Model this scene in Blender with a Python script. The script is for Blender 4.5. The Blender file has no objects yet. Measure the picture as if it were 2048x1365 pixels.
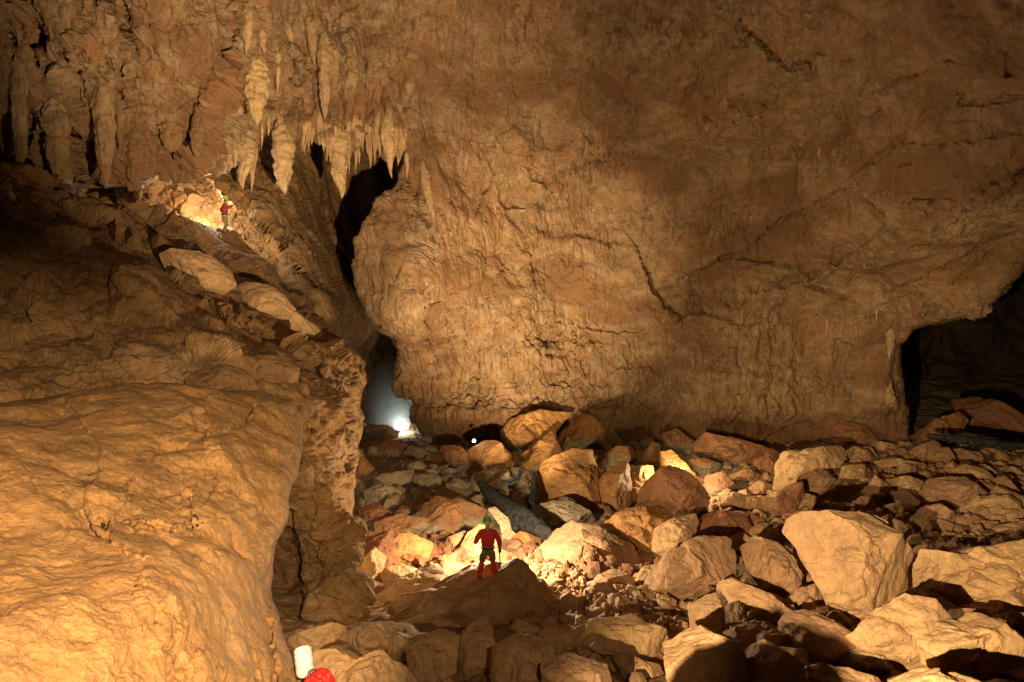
import bpy, bmesh, math, random, time
import numpy as np
from mathutils import Vector, Matrix
T0 = time.time()
random.seed(7)
SC = bpy.context.scene
COL = SC.collection
# ------------------------------------------------------------------ camera
PITCH = math.radians(6.0)
FPX = 2048 * 24 / 36.0
cam_d = bpy.data.cameras.new("camera"); cam_d.lens = 24; cam_d.sensor_width = 36
cam_d.clip_start = 0.1; cam_d.clip_end = 400
cam = bpy.data.objects.new("camera", cam_d); COL.objects.link(cam)
cam.rotation_euler = (math.pi / 2 - PITCH, 0, 0)
SC.camera = cam
CR = np.array([1.0, 0, 0]); CF = np.array([0, math.cos(PITCH), -math.sin(PITCH)]); CU = np.array([0, math.sin(PITCH), math.cos(PITCH)])
def at(px, py, d):
    """photo pixel (2048 wide) and distance along the view axis -> world point"""
    px = np.asarray(px, float); py = np.asarray(py, float); d = np.asarray(d, float)
    a = (px - 1024) / FPX * d; b = (682.5 - py) / FPX * d
    return a[..., None] * CR + b[..., None] * CU + d[..., None] * CF
def V(px, py, d): return Vector([float(t) for t in at(px, py, d)])
# ------------------------------------------------------------------ world (a cave: almost no ambient light)
W = bpy.data.worlds.new("World"); SC.world = W; W.use_nodes = True
W.node_tree.nodes["Background"].inputs[0].default_value = (1.0, 0.62, 0.32, 1)
W.node_tree.nodes["Background"].inputs[1].default_value = 0.006
SC.view_settings.view_transform = 'Standard'; SC.view_settings.look = 'None'
SC.view_settings.exposure = 0.12; SC.view_settings.gamma = 1.0
SC.cycles.max_bounces = 4; SC.cycles.diffuse_bounces = 2; SC.cycles.glossy_bounces = 2
SC.cycles.volume_bounces = 0; SC.cycles.sample_clamp_indirect = 4.0; SC.cycles.sample_clamp_direct = 0
SC.cycles.use_denoising = True; SC.cycles.volume_step_rate = 1; SC.cycles.volume_max_steps = 64
# ------------------------------------------------------------------ lamps: the cavers' flashes and lamps, plus an added fill
WARM = (1.0, 0.79, 0.46); SOFT = (1.0, 0.88, 0.68); COOL = (0.92, 0.98, .90)
def lamp(kind, name, loc, power, color=WARM, radius=0.1, target=None, cone=60, blend=0.5):
    l = bpy.data.lights.new(name, kind); l.energy = power; l.color = color; l.shadow_soft_size = radius
    o = bpy.data.objects.new(name, l); COL.objects.link(o); o.location = loc
    if kind == 'SPOT':
        l.spot_size = math.radians(cone); l.spot_blend = blend
    if target is not None:
        o.rotation_euler = (Vector(target) - Vector(loc)).to_track_quat('-Z', 'Y').to_euler()
    return o
# flashes fired from beside the camera
lamp('SPOT', "flash_lamp_near_wall", (0.5, 0.2, 0.2), 15000, WARM, 0.12, V(270, 1060, 8), 48, 1)
lamp('SPOT', "flash_lamp_slope", (0.8, 0.3, 0.9), 3000, WARM, 0.10, V(640, 1000, 18), 34, 1)
lamp('SPOT', "flash_lamp_boulders", (-1.5, 1.0, -1.8), 26000, WARM, 0.035, V(1870, 1000, 24), 50, 0.9)
lamp('SPOT', "flash_lamp_roof", (3.2, 2.0, -3.0), 56000, (1.0, .80, .50), 0.12, V(660, 160, 30), 48, 1)
lamp('SPOT', "flash_lamp_far_wall", (-1.0, 2.0, -1.2), 15000, WARM, 0.10, V(1390, 410, 34), 50, 1)
lamp('SPOT', "flash_lamp_foreground", (1.6, 0.5, 0.6), 1500, WARM, 0.15, V(930, 1230, 15), 40, 1)
# the standing caver's flash, in front of his body
lamp('POINT', "flash_lamp_caver", V(996, 1046, 21.1), 2300, (1.0, .85, .58), 0.06)
lamp('SPOT', "flash_lamp_caver_beam", V(985, 1060, 21.0), 36000, (1.0, .81, .49), 0.12, V(1030, 590, 42), 54, 1)
# the climbing caver's flash on the ledge
lamp('POINT', "flash_lamp_ledge", V(438, 424, 35.5), 800, (1.0, .93, .72), 0.06)
lamp('POINT', "fill_lamp_stalactite", V(508, 368, 30.6), 150, (1.0, .92, .68), 0.05)  # added fill light for the stalactite fronts, not a flash of the caver
# lamp among the boulders right of centre
lamp('POINT', "flash_lamp_between_boulders", V(1362, 918, 30.4), 900, (1.0, .86, .52), 0.06)
# lamp in the fissure
lamp('POINT', "flash_lamp_fissure", V(803, 850, 45.4), 260, COOL, 0.08)
lamp('POINT', "flash_lamp_headlight", V(948, 878, 35.5), 8, (1, 1, .95), 0.05)
# ------------------------------------------------------------------ numpy noise
def _h(x, y, z, s):
    h = (x.astype(np.uint32) * np.uint32(374761393)) ^ (y.astype(np.uint32) * np.uint32(668265263)) ^ (z.astype(np.uint32) * np.uint32(2147483647)) ^ np.uint32((s * 974634777) & 0xffffffff)
    h = (h ^ (h >> np.uint32(13))) * np.uint32(1274126177)
    h = (h ^ (h >> np.uint32(16))) * np.uint32(2246822519)
    return h ^ (h >> np.uint32(15))
def _r(x, y, z, s): return (_h(x, y, z, s) & np.uint32(0xffff)).astype(np.float32) * np.float32(1 / 65535.0)
def noise(P, scale=1.0, seed=0):
    """gradient noise, about -1..1; scale = feature size"""
    P = (np.asarray(P, np.float32) / np.float32(1) / np.asarray(scale, np.float32)) + np.float32(seed * 17.31 + 400)
    I = np.floor(P).astype(np.int64); F = P - I; U = F * F * F * (F * (F * 6 - 15) + 10)
    out = 0
    for cx in (0, 1):
        wx = U[..., 0] if cx else 1 - U[..., 0]
        for cy in (0, 1):
            wy = U[..., 1] if cy else 1 - U[..., 1]
            for cz in (0, 1):
                wz = U[..., 2] if cz else 1 - U[..., 2]
                h = _h(I[..., 0] + cx, I[..., 1] + cy, I[..., 2] + cz, seed + 1)
                gx = (h & np.uint32(1023)).astype(np.float32) / 511.5 - 1
                gy = ((h >> np.uint32(10)) & np.uint32(1023)).astype(np.float32) / 511.5 - 1
                gz = ((h >> np.uint32(20)) & np.uint32(1023)).astype(np.float32) / 511.5 - 1
                out = out + wx * wy * wz * (gx * (F[..., 0] - cx) + gy * (F[..., 1] - cy) + gz * (F[..., 2] - cz))
    return out * 1.5
def fbm(P, scale, octs, seed=0, gain=0.5, ridged=False):
    s = 0; a = 1.0; P = np.asarray(P, np.float32)
    for k in range(octs):
        n = noise(P, np.asarray(scale, np.float32) / 2 ** k, seed + k)
        if ridged: n = 1 - 2 * np.abs(n) ** 0.8
        s = s + a * n; a *= gain
    return s
def facet(P, scale, seed=0, tilt=0.5, off=0.35):
    """fractured rock: the highest of many tilted planes, so faces meet in sharp creases; returns (height, distance to the crease)"""
    Q = np.asarray(P, np.float32) / np.asarray(scale, np.float32) + np.float32(seed * 3.7 + 300)
    I = np.floor(Q).astype(np.int64); N = Q.shape[:-1]
    f1 = np.full(N, -9.0, np.float32); f2 = np.full(N, -9.0, np.float32)
    for i in (-1, 0, 1):
        for j in (-1, 0, 1):
            for k in (-1, 0, 1):
                X, Y, Z = I[..., 0] + i, I[..., 1] + j, I[..., 2] + k
                h = _h(X, Y, Z, seed + 11)
                a = (h & np.uint32(1023)).astype(np.float32) / 1023; b = ((h >> np.uint32(10)) & np.uint32(1023)).astype(np.float32) / 1023; c = ((h >> np.uint32(20)) & np.uint32(1023)).astype(np.float32) / 1023
                dx = Q[..., 0] - X - a; dy = Q[..., 1] - Y - b; dz = Q[..., 2] - Z - c
                val = ((b * 7 % 1 - .5) * dx + (c * 7 % 1 - .5) * dy + (a * 7 % 1 - .5) * dz) * 3.2 * tilt + (a * 13 % 1 - .5) * 1.6 * off - .75 * (dx * dx + dy * dy + dz * dz)
                near = val > f1
                f2 = np.where(near, f1, np.maximum(f2, val)); f1 = np.maximum(f1, val)
    return (f1 + .05) * 1.25, (f1 - f2) * .6
def frac(P, scale, seed=0, tilt=.6, off=.3):
    a, e = facet(P, scale, seed, tilt, off); b, e2 = facet(np.asarray(P) + 7.7, np.asarray(scale) * 1.25, seed + 40, tilt, off)
    return a - .75 * b, np.minimum(e, e2)
def sstep(a, b, x):
    t = np.clip((x - a) / (b - a), 0, 1); return t * t * (3 - 2 * t)
# ------------------------------------------------------------------ object helpers
def tag(o, label=None, cat=None, group=None, kind=None):
    if label: o["label"] = label
    if cat: o["category"] = cat
    if group: o["group"] = group
    if kind: o["kind"] = kind
    return o
def empty(name, loc, rz=0):
    o = bpy.data.objects.new(name, None); COL.objects.link(o); o.location = loc; o.rotation_euler = (0, 0, rz); o.empty_display_size = .2
    return o
def np_mesh(name, verts, faces, mat, smooth=True, parent=None, attr=None):
    verts = np.asarray(verts, np.float32); faces = np.asarray(faces, np.int32)
    me = bpy.data.meshes.new(name)
    me.vertices.add(len(verts)); me.vertices.foreach_set("co", verts.ravel())
    k = faces.shape[1]
    me.loops.add(len(faces) * k); me.loops.foreach_set("vertex_index", faces.ravel())
    me.polygons.add(len(faces)); me.polygons.foreach_set("loop_start", np.arange(0, len(faces) * k, k, dtype=np.int32))
    me.polygons.foreach_set("loop_total", np.full(len(faces), k, np.int32))
    me.polygons.foreach_set("use_smooth", np.full(len(faces), smooth, bool))
    me.update(calc_edges=True)
    if attr is not None:
        for an, av in attr.items():
            A = me.attributes.new(an, 'FLOAT', 'POINT'); A.data.foreach_set("value", np.asarray(av, np.float32).ravel())
    me.materials.append(mat)
    o = bpy.data.objects.new(name, me); COL.objects.link(o)
    if parent: o.parent = parent
    return o
def bm_obj(name, bm, mat, parent=None, smooth=True):
    me = bpy.data.meshes.new(name); bm.to_mesh(me); bm.free()
    for p in me.polygons: p.use_smooth = smooth
    me.materials.append(mat); o = bpy.data.objects.new(name, me); COL.objects.link(o)
    if parent: o.parent = parent
    return o
# ------------------------------------------------------------------ materials
def rock_material(name, ca, cb, cc, rough=0.75, bump=0.5, streak=0.0, silt=None, stain=0.5, size=1.0, wet=0.0, pale=(.60, .47, .31), spec=.3, wetz=None, zones=0.0):
    """ca, cb = main clay tones, cc = dark stain"""
    m = bpy.data.materials.new(name); m.use_nodes = True; nt = m.node_tree; N = nt.nodes; L = nt.links
    b = N["Principled BSDF"]
    CHIP = []
    tc = N.new("ShaderNodeNewGeometry"); info = N.new("ShaderNodeObjectInfo")
    def tex(scale, detail, rough_=.6, vec=None, dist=0.0):
        n = N.new("ShaderNodeTexNoise"); n.inputs["Scale"].default_value = scale; n.inputs["Detail"].default_value = detail
        n.inputs["Roughness"].default_value = rough_; n.inputs["Distortion"].default_value = dist
        L.new(vec if vec else tc.outputs["Position"], n.inputs["Vector"]); return n.outputs["Fac"]
    def ramp(src, p0, p1, c0=(0, 0, 0, 1), c1=(1, 1, 1, 1)):
        r = N.new("ShaderNodeValToRGB"); r.color_ramp.elements[0].position = p0; r.color_ramp.elements[1].position = p1
        r.color_ramp.elements[0].color = c0; r.color_ramp.elements[1].color = c1; L.new(src, r.inputs[0]); return r.outputs[0]
    def mix(f, a, c, typ='MIX'):
        n = N.new("ShaderNodeMix"); n.data_type = 'RGBA'; n.blend_type = typ
        if isinstance(f, float): n.inputs[0].default_value = f
        else: L.new(f, n.inputs[0])
        for s, i in ((a, 6), (c, 7)):
            if isinstance(s, tuple): n.inputs[i].default_value = (*s, 1)
            else: L.new(s, n.inputs[i])
        return n.outputs[2]
    def math_(op, a, c):
        n = N.new("ShaderNodeMath"); n.operation = op; n.use_clamp = False
        for s, i in ((a, 0), (c, 1)):
            if isinstance(s, (int, float)): n.inputs[i].default_value = s
            else: L.new(s, n.inputs[i])
        return n.outputs[0]
    big = tex(.35 / size, 6, .65); mid = tex(1.7 / size, 8, .7); fine = tex(9 / size, 6, .7)
    c = mix(ramp(big, .36, .64), ca, cb)
    c = mix(ramp(mid, .44, .75), c, pale if streak else tuple(min(1, x * 1.3) for x in ca))
    st = ramp(tex(.8 / size, 9, .75, dist=.6), .52, .70)
    c = mix(math_('MULTIPLY', st, stain), c, cc)
    c = mix(math_('MULTIPLY', ramp(fine, .30, .52, (1, 1, 1, 1), (0, 0, 0, 1)), .35), c, tuple(x * .55 for x in cb))
    mp = N.new("ShaderNodeMapping"); mp.inputs["Scale"].default_value = (1, 1, .09); L.new(tc.outputs["Position"], mp.inputs["Vector"])
    sv = tex(3.2, 5, .6, mp.outputs[0], .2)
    if streak:
        gate = ramp(tex(.22, 3, .5), .45, .62)
        c = mix(math_('MULTIPLY', math_('MULTIPLY', ramp(sv, .55, .68), gate), streak), c, pale)
        c = mix(math_('MULTIPLY', math_('MULTIPLY', ramp(sv, .32, .42, (1, 1, 1, 1), (0, 0, 0, 1)), gate), streak * .7), c, cc)
    wn0 = N.new("ShaderNodeTexNoise"); wn0.inputs["Scale"].default_value = .9 / size; wn0.inputs["Detail"].default_value = 8; wn0.inputs["Roughness"].default_value = .65; L.new(tc.outputs["Position"], wn0.inputs["Vector"])
    for sc_, wd, am in ((.55, .018, .75), (1.7, .03, .55)):
        mq = N.new("ShaderNodeMix"); mq.data_type = 'RGBA'; mq.blend_type = 'ADD'; mq.clamp_result = False; mq.inputs[0].default_value = 1.6 * size if sc_ < 1 else .7 * size
        L.new(tc.outputs["Position"], mq.inputs[6]); L.new(wn0.outputs["Color"], mq.inputs[7])
        vz = N.new("ShaderNodeTexVoronoi"); vz.feature = 'DISTANCE_TO_EDGE'; vz.inputs["Scale"].default_value = sc_ / size; L.new(mq.outputs[2], vz.inputs["Vector"])
        ln = ramp(vz.outputs["Distance"], wd * .3, wd, (1, 1, 1, 1), (0, 0, 0, 1))
        c = mix(math_('MULTIPLY', math_('MULTIPLY', ln, ramp(tex(.45 * sc_ * 2 / size, 4), .47, .58)), am), c, tuple(x * .6 for x in cc))
    c = mix(math_('MULTIPLY', ramp(tex(5 / size, 8, .85), .50, .66), .45), c, pale if streak else tuple(min(1, x * 1.35) for x in ca))
    c = mix(math_('MULTIPLY', ramp(tex(3.5 / size, 8, .85), .53, .68), .5), c, cc)
    if zones:       # broad beds and patches of differently coloured rock
        mz = N.new("ShaderNodeMapping"); mz.inputs["Scale"].default_value = (1, 1, 2.2); mz.inputs["Rotation"].default_value = (.15, .35, 0); L.new(tc.outputs["Position"], mz.inputs["Vector"])
        z1_ = tex(.13, 7, .62, mz.outputs[0], .5); z2_ = tex(.21, 8, .7, mz.outputs[0], .8)
        c = mix(math_('MULTIPLY', ramp(z1_, .50, .58), zones), c, (.27, .135, .055))
        c = mix(math_('MULTIPLY', ramp(z2_, .56, .64), zones * .8), c, (.58, .41, .25))
        c = mix(math_('MULTIPLY', ramp(tex(.3, 9, .75, None, .4), .56, .62), zones * .7), c, (.40, .17, .06))
    if wetz is not None:     # darker, redder rock up to the old water line
        sw = N.new("ShaderNodeSeparateXYZ"); L.new(tc.outputs["Position"], sw.inputs[0])
        hw = math_('SUBTRACT', math_('ADD', math_('MULTIPLY', tex(.45, 6, .65), 3.4), wetz - 1.7), sw.outputs[2])
        c = mix(math_('MULTIPLY', ramp(hw, .0, .9), .7), c, (.22, .10, .04))
    if silt is not None:     # pale silt left by high water below a level
        sx = N.new("ShaderNodeSeparateXYZ"); L.new(tc.outputs["Position"], sx.inputs[0])
        h = math_('SUBTRACT', math_('ADD', math_('MULTIPLY', tex(.7, 4), 1.6), silt - .8), sx.outputs[2])
        g = ramp(math_('ADD', math_('MULTIPLY', h, 3.0), 0.5), .35, .75)
        c = mix(math_('MULTIPLY', g, .85), c, (.36, .285, .185))
    # each object a slightly different tone
    c = mix(1.0, c, (1.0, .91, .80), 'MULTIPLY')
    hs = N.new("ShaderNodeHueSaturation"); L.new(c, hs.inputs["Color"])
    L.new(math_('ADD', math_('MULTIPLY', info.outputs["Random"], .012), .494), hs.inputs["Hue"])
    L.new(math_('ADD', math_('MULTIPLY', info.outputs["Random"], .35), .82), hs.inputs["Value"])
    rr = N.new("ShaderNodeMapRange"); L.new(tex(1.1, 6, .7), rr.inputs[0]); rr.inputs[1].default_value = .35; rr.inputs[2].default_value = .65
    rr.inputs[3].default_value = rough - wet; rr.inputs[4].default_value = min(1, rough + .12); L.new(rr.outputs[0], b.inputs["Roughness"])
    b.inputs["Specular IOR Level"].default_value = spec
    # relief finer than the mesh
    vo = N.new("ShaderNodeTexVoronoi"); vo.feature = 'DISTANCE_TO_EDGE'; vo.inputs["Scale"].default_value = 1.4 / size
    wn = N.new("ShaderNodeTexNoise"); wn.inputs["Scale"].default_value = 1.1 / size; wn.inputs["Detail"].default_value = 6; L.new(tc.outputs["Position"], wn.inputs["Vector"])
    wv = mix(.9 * size, tc.outputs["Position"], wn.outputs["Color"], 'ADD')
    L.new(wv, vo.inputs["Vector"])
    crack = ramp(vo.outputs["Distance"], 0.0, .035)
    cg = mix(ramp(tex(.5, 3), .50, .58), crack, (1.0, 1.0, 1.0))
    hgt = math_('ADD', math_('ADD', math_('MULTIPLY', mid, .30), math_('MULTIPLY', fine, .30)), math_('MULTIPLY', cg, .03))
    hgt = math_('ADD', hgt, math_('MULTIPLY', tex(26 / size, 5, .8), .20))
    for sc_, am, mixv in ((3.2, .30, .9), (10.0, .13, .3)):
        mq = N.new("ShaderNodeMix"); mq.data_type = 'RGBA'; mq.blend_type = 'ADD'; mq.clamp_result = False; mq.inputs[0].default_value = mixv * size * .5
        mpp = N.new("ShaderNodeMapping"); mpp.inputs["Scale"].default_value = (1, 1, .45 if streak else .8); L.new(tc.outputs["Position"], mpp.inputs["Vector"])
        L.new(mpp.outputs[0], mq.inputs[6]); L.new(wn0.outputs["Color"], mq.inputs[7])
        vf = N.new("ShaderNodeTexVoronoi"); vf.inputs["Scale"].default_value = sc_ / size; L.new(mq.outputs[2], vf.inputs["Vector"])
        gt = ramp(tex(.7 / size, 4), .38, .60)
        hgt = math_('SUBTRACT', hgt, math_('MULTIPLY', math_('MULTIPLY', vf.outputs["Distance"], gt), am))
        sg = N.new("ShaderNodeSeparateXYZ"); L.new(vf.outputs["Color"], sg.inputs[0]); CHIP.append((sg.outputs[0], gt, .38 if sc_ < 5 else .25))
    if streak: hgt = math_('ADD', hgt, math_('MULTIPLY', sv, .28))
    cv = hs.outputs[0]
    for so, gt, am in CHIP:
        cv = mix(math_('MULTIPLY', math_('MULTIPLY', so, gt), am), cv, tuple(x * .42 for x in ca))
    L.new(cv, b.inputs["Base Color"])
    bp = N.new("ShaderNodeBump"); bp.inputs["Strength"].default_value = bump; bp.inputs["Distance"].default_value = .55 * size
    L.new(hgt, bp.inputs["Height"]); L.new(bp.outputs[0], b.inputs["Normal"])
    return m
def plain(name, col, rough=.6, metal=0.0, bumpy=0.0, emit=None, power=0, var=.15, scale=30, spec=.5):
    m = bpy.data.materials.new(name); m.use_nodes = True; nt = m.node_tree; N = nt.nodes; L = nt.links; b = N["Principled BSDF"]
    g = N.new("ShaderNodeTexCoord"); n = N.new("ShaderNodeTexNoise"); n.inputs["Scale"].default_value = scale; n.inputs["Detail"].default_value = 5
    L.new(g.outputs["Object"], n.inputs["Vector"])
    r = N.new("ShaderNodeValToRGB"); r.color_ramp.elements[0].color = (*[c * (1 - var) for c in col], 1); r.color_ramp.elements[1].color = (*[min(1, c * (1 + var)) for c in col], 1)
    r.color_ramp.elements[0].position = .35; r.color_ramp.elements[1].position = .65
    L.new(n.outputs["Fac"], r.inputs[0]); L.new(r.outputs[0], b.inputs["Base Color"])
    b.inputs["Specular IOR Level"].default_value = spec; b.inputs["Roughness"].default_value = rough; b.inputs["Metallic"].default_value = metal
    if bumpy:
        bp = N.new("ShaderNodeBump"); bp.inputs["Strength"].default_value = bumpy; bp.inputs["Distance"].default_value = .02
        L.new(n.outputs["Fac"], bp.inputs["Height"]); L.new(bp.outputs[0], b.inputs["Normal"])
    if emit: b.inputs["Emission Color"].default_value = (*emit, 1); b.inputs["Emission Strength"].default_value = power
    return m
M = dict(
    wall=rock_material("cave_wall_rock", (.48, .285, .125), (.33, .18, .075), (.15, .085, .045), .62, .7, streak=.75, stain=.7, wetz=-8.0, zones=.75, wet=.2),
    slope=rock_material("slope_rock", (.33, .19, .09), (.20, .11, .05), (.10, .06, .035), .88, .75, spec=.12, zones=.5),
    near=rock_material("near_wall_rock", (.50, .285, .115), (.29, .155, .06), (.12, .065, .03), .75, .8, size=.45, wet=.05, stain=.65, spec=.15, zones=.3),
    dark=rock_material("darkened_passage_rock", (.12, .075, .045), (.09, .055, .034), (.04, .026, .018), .5, .6, wet=.15),  # rock colour darkened to stand for the unlit depth of the passage
    floor=rock_material("floor_rock", (.34, .20, .10), (.26, .145, .07), (.12, .07, .04), .88, .7, silt=-9.9, size=.5, spec=.12),
    tan=rock_material("tan_boulder_rock", (.47, .285, .15), (.40, .235, .12), (.20, .11, .06), .75, .40, size=.55, stain=.35),
    orange=rock_material("orange_boulder_rock", (.47, .235, .085), (.38, .17, .06), (.15, .07, .035), .48, .55, silt=-9.95, size=.5, wet=.18),
    rust=rock_material("rust_boulder_rock", (.36, .165, .075), (.29, .13, .06), (.13, .055, .045), .5, .6, silt=-9.95, size=.5, wet=.15, stain=.7),
    pale=rock_material("pale_silty_rock", (.42, .32, .20), (.35, .26, .16), (.22, .15, .09), .6, .4, size=.5, stain=.3),
    flow=rock_material("flowstone", (.62, .41, .215), (.50, .31, .15), (.18, .11, .06), .5, .6, streak=.5, size=.6, wet=.15, pale=(.50, .33, .17)),
    wood=plain("driftwood", (.030, .025, .021), .8, 0, .8, var=.5, scale=6, spec=.08),
)
# ------------------------------------------------------------------ sheets of rock (walls, slopes, roof)
def poly_sdf(U, Vv, poly):
    P = np.asarray(poly, float); n = len(P)
    best = np.full(U.shape, 1e18); bx = np.zeros(U.shape); by = np.zeros(U.shape); ins = np.zeros(U.shape, bool)
    for i in range(n):
        ax, ay = P[i]; cx, cy = P[(i + 1) % n]
        ex, ey = cx - ax, cy - ay
        t = np.clip(((U - ax) * ex + (Vv - ay) * ey) / (ex * ex + ey * ey + 1e-9), 0, 1)
        qx = ax + t * ex; qy = ay + t * ey; d = (U - qx) ** 2 + (Vv - qy) ** 2
        m = d < best; best = np.where(m, d, best); bx = np.where(m, qx, bx); by = np.where(m, qy, by)
        c = ((ay > Vv) != (cy > Vv)) & (U < ex * (Vv - ay) / (ey + 1e-12) + ax)
        ins ^= c
    return np.where(ins, 1, -1) * np.sqrt(best), bx, by
def line_dist(U, Vv, pts):
    best = np.full(U.shape, 1e18); side = np.zeros(U.shape)
    for (ax, ay), (cx, cy) in zip(pts[:-1], pts[1:]):
        ex, ey = cx - ax, cy - ay
        t = np.clip(((U - ax) * ex + (Vv - ay) * ey) / (ex * ex + ey * ey), 0, 1)
        d = np.hypot(U - ax - t * ex, Vv - ay - t * ey)
        s = np.sign(ex * (Vv - ay) - ey * (U - ax)); m = d < best
        best = np.where(m, d, best); side = np.where(m, s, side)
    return best, side
def tps(ctrl):
    C = np.asarray(ctrl, float); X = C[:, :2] / 1000; n = len(C)
    def k(r2): return .5 * r2 * np.log(r2 + 1e-12)
    K = k(((X[:, None] - X[None]) ** 2).sum(-1)) + np.eye(n) * 1e-4
    A = np.zeros((n + 3, n + 3)); A[:n, :n] = K; A[:n, n] = 1; A[:n, n + 1:] = X; A[n, :n] = 1; A[n + 1:, :n] = X.T
    w = np.linalg.solve(A, np.concatenate([C[:, 2], np.zeros(3)]))
    def f(U, Vv):
        u = U / 1000; v = Vv / 1000; out = w[n] + w[n + 1] * u + w[n + 2] * v
        for i in range(n): out = out + w[i] * k((u - X[i, 0]) ** 2 + (v - X[i, 1]) ** 2)
        return out
    return f
def axis(lo, hi, g, vis0, vis1):
    out = [vis0]; s = g
    while out[-1] < hi:
        s = g if out[-1] < vis1 else s * 1.08
        out.append(out[-1] + s)
    pre = [vis0]; s = g
    while pre[-1] > lo: s *= 1.08; pre.append(pre[-1] - s)
    return np.array(pre[:0:-1] + out)
def grid_normals(P):
    du = np.gradient(P, axis=1); dv = np.gradient(P, axis=0)
    n = np.cross(dv, du); n /= np.linalg.norm(n, axis=-1, keepdims=True) + 1e-9
    for _ in range(2):
        m = n.copy(); m[1:] += n[:-1]; m[:-1] += n[1:]; m[:, 1:] += n[:, :-1]; m[:, :-1] += n[:, 1:]; n = m
    n /= np.linalg.norm(n, axis=-1, keepdims=True) + 1e-9
    if np.median((n * P).sum(-1)) > 0: n = -n          # camera side at the origin
    return n
def sheet(name, poly, ctrl, disp, mat, g=3.0, warp=(7, 45), band=45, back=4.0, R=28, roll=1.0, lines=(), seed=0, mind=3.0, label=None):
    P = np.asarray(poly, float)
    x0, x1 = P[:, 0].min() - band, P[:, 0].max() + band; y0, y1 = P[:, 1].min() - band, P[:, 1].max() + band
    us = axis(x0, x1, g, max(x0, -40), min(x1, 2090)); vs = axis(y0, y1, g, max(y0, -40), min(y1, 1400))
    U, Vv = np.meshgrid(us, vs)
    Q = np.stack([U, Vv, np.zeros_like(U)], -1)
    wx = fbm(Q, warp[1], 3, seed + 50) * warp[0]; wy = fbm(Q, warp[1], 3, seed + 60) * warp[0]
    s, bx, by = poly_sdf(U + wx, Vv + wy, poly); s0 = s.copy()
    for _ in range(2):
        out = s < 0
        U = np.where(out, bx - wx, U); Vv = np.where(out, by - wy, Vv)
        Q = np.stack([U, Vv, np.zeros_like(U)], -1)
        wx2 = fbm(Q, warp[1], 3, seed + 50) * warp[0]; wy2 = fbm(Q, warp[1], 3, seed + 60) * warp[0]
        wx = np.where(out, wx2, wx); wy = np.where(out, wy2, wy)
        s, bx, by = poly_sdf(U + wx, Vv + wy, poly); s = np.where(s0 < 0, np.where(s < -.3, s, 1), s)
    D = np.maximum(tps(ctrl)(U, Vv), mind)
    edge = np.clip(s0, 0, R) / R
    D = D + roll * (D * R / FPX) * (1 - np.sqrt(np.clip(1 - (1 - edge) ** 2, 0, 1)))
    D = D + np.clip(-s0, 0, None) * D / FPX * back
    UU = U + fbm(Q, 30, 3, seed + 70) * 5; VW = Vv + fbm(Q, 30, 3, seed + 80) * 5
    crack = np.zeros_like(D)
    for pts, w, dep, stp in lines:
        stp = min(stp, 1.0) if name == 'left_rock_slope' else stp
        w = max(w * .62, 1.3 * g); dep = dep * .8; stp = stp * .8
        d, sd = line_dist(UU, VW, pts)
        gr = np.exp(-(d / w) ** 2); D = D + dep * gr
        if stp: D = D + sd * stp * sstep(0, max(w, 9), d) * np.exp(-(d / 70) ** 2)
        crack = np.maximum(crack, gr)
    X = at(U, Vv, D)
    fade = np.clip(1 + s0 / 5, 0, 1)[..., None]
    for f in disp:
        n = grid_normals(X); vd = X / (np.linalg.norm(X, axis=-1, keepdims=True) + 1e-9); fc = np.clip(np.abs((n * vd).sum(-1)) * 2.2, .45, 1)
        X = X + n * (f(X, U, Vv, D) * fc)[..., None] * np.maximum(fade, .06)
    ny, nx = U.shape; idx = np.arange(ny * nx).reshape(ny, nx)
    keep = s0 > -band
    k = keep[:-1, :-1] & keep[1:, :-1] & keep[:-1, 1:] & keep[1:, 1:]
    F = np.stack([idx[:-1, :-1], idx[1:, :-1], idx[1:, 1:], idx[:-1, 1:]], -1)[k]
    used = np.unique(F); remap = np.zeros(ny * nx, np.int64); remap[used] = np.arange(len(used))
    o = np_mesh(name, X.reshape(-1, 3)[used], remap[F], mat, smooth=(name == 'foreground_rock_wall'))
    o["kind"] = "structure"
    if label: o["label"] = label
    print(name, len(used), round(time.time() - T0, 1))
    return o
def warped(X, sc, amp, seed):
    return X + np.stack([noise(X, sc, seed), noise(X, sc, seed + 1), noise(X, sc, seed + 2)], -1) * amp
def blob(U, Vv, cx, cy, rx, ry): return np.exp(-((U - cx) / rx) ** 2 - ((Vv - cy) / ry) ** 2)
# --- great wall and roof in one sheet
fringe = [(-900, 420), (-200, 330), (0, 318), (14, 345), (26, 352), (55, 330), (62, 345), (80, 352), (92, 340), (112, 350), (140, 378), (150, 340), (160, 330), (185, 350), (210, 376), (228, 360), (250, 372), (290, 374), (300, 345), (330, 350), (355, 342), (380, 352), (398, 338),
          (425, 335), (455, 350), (470, 330), (478, 300), (520, 292), (532, 270), (545, 262), (600, 268), (612, 280), (640, 262), (660, 285), (690, 292), (712, 270), (735, 292), (752, 268), (770, 290), (790, 300), (803, 330),
          (800, 372), (785, 405), (765, 440), (748, 480), (734, 520), (728, 570), (736, 600), (742, 640), (770, 663), (796, 676), (797, 700), (801, 735), (812, 765), (827, 790), (840, 815), (843, 840), (850, 960), (1300, 980),
          (1815, 960), (1818, 860), (1808, 800), (1800, 740), (1804, 690), (1828, 654), (1890, 636), (1940, 616), (1985, 584), (2050, 536), (2200, 470), (2700, 380), (2700, -500), (-900, -500)]
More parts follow.
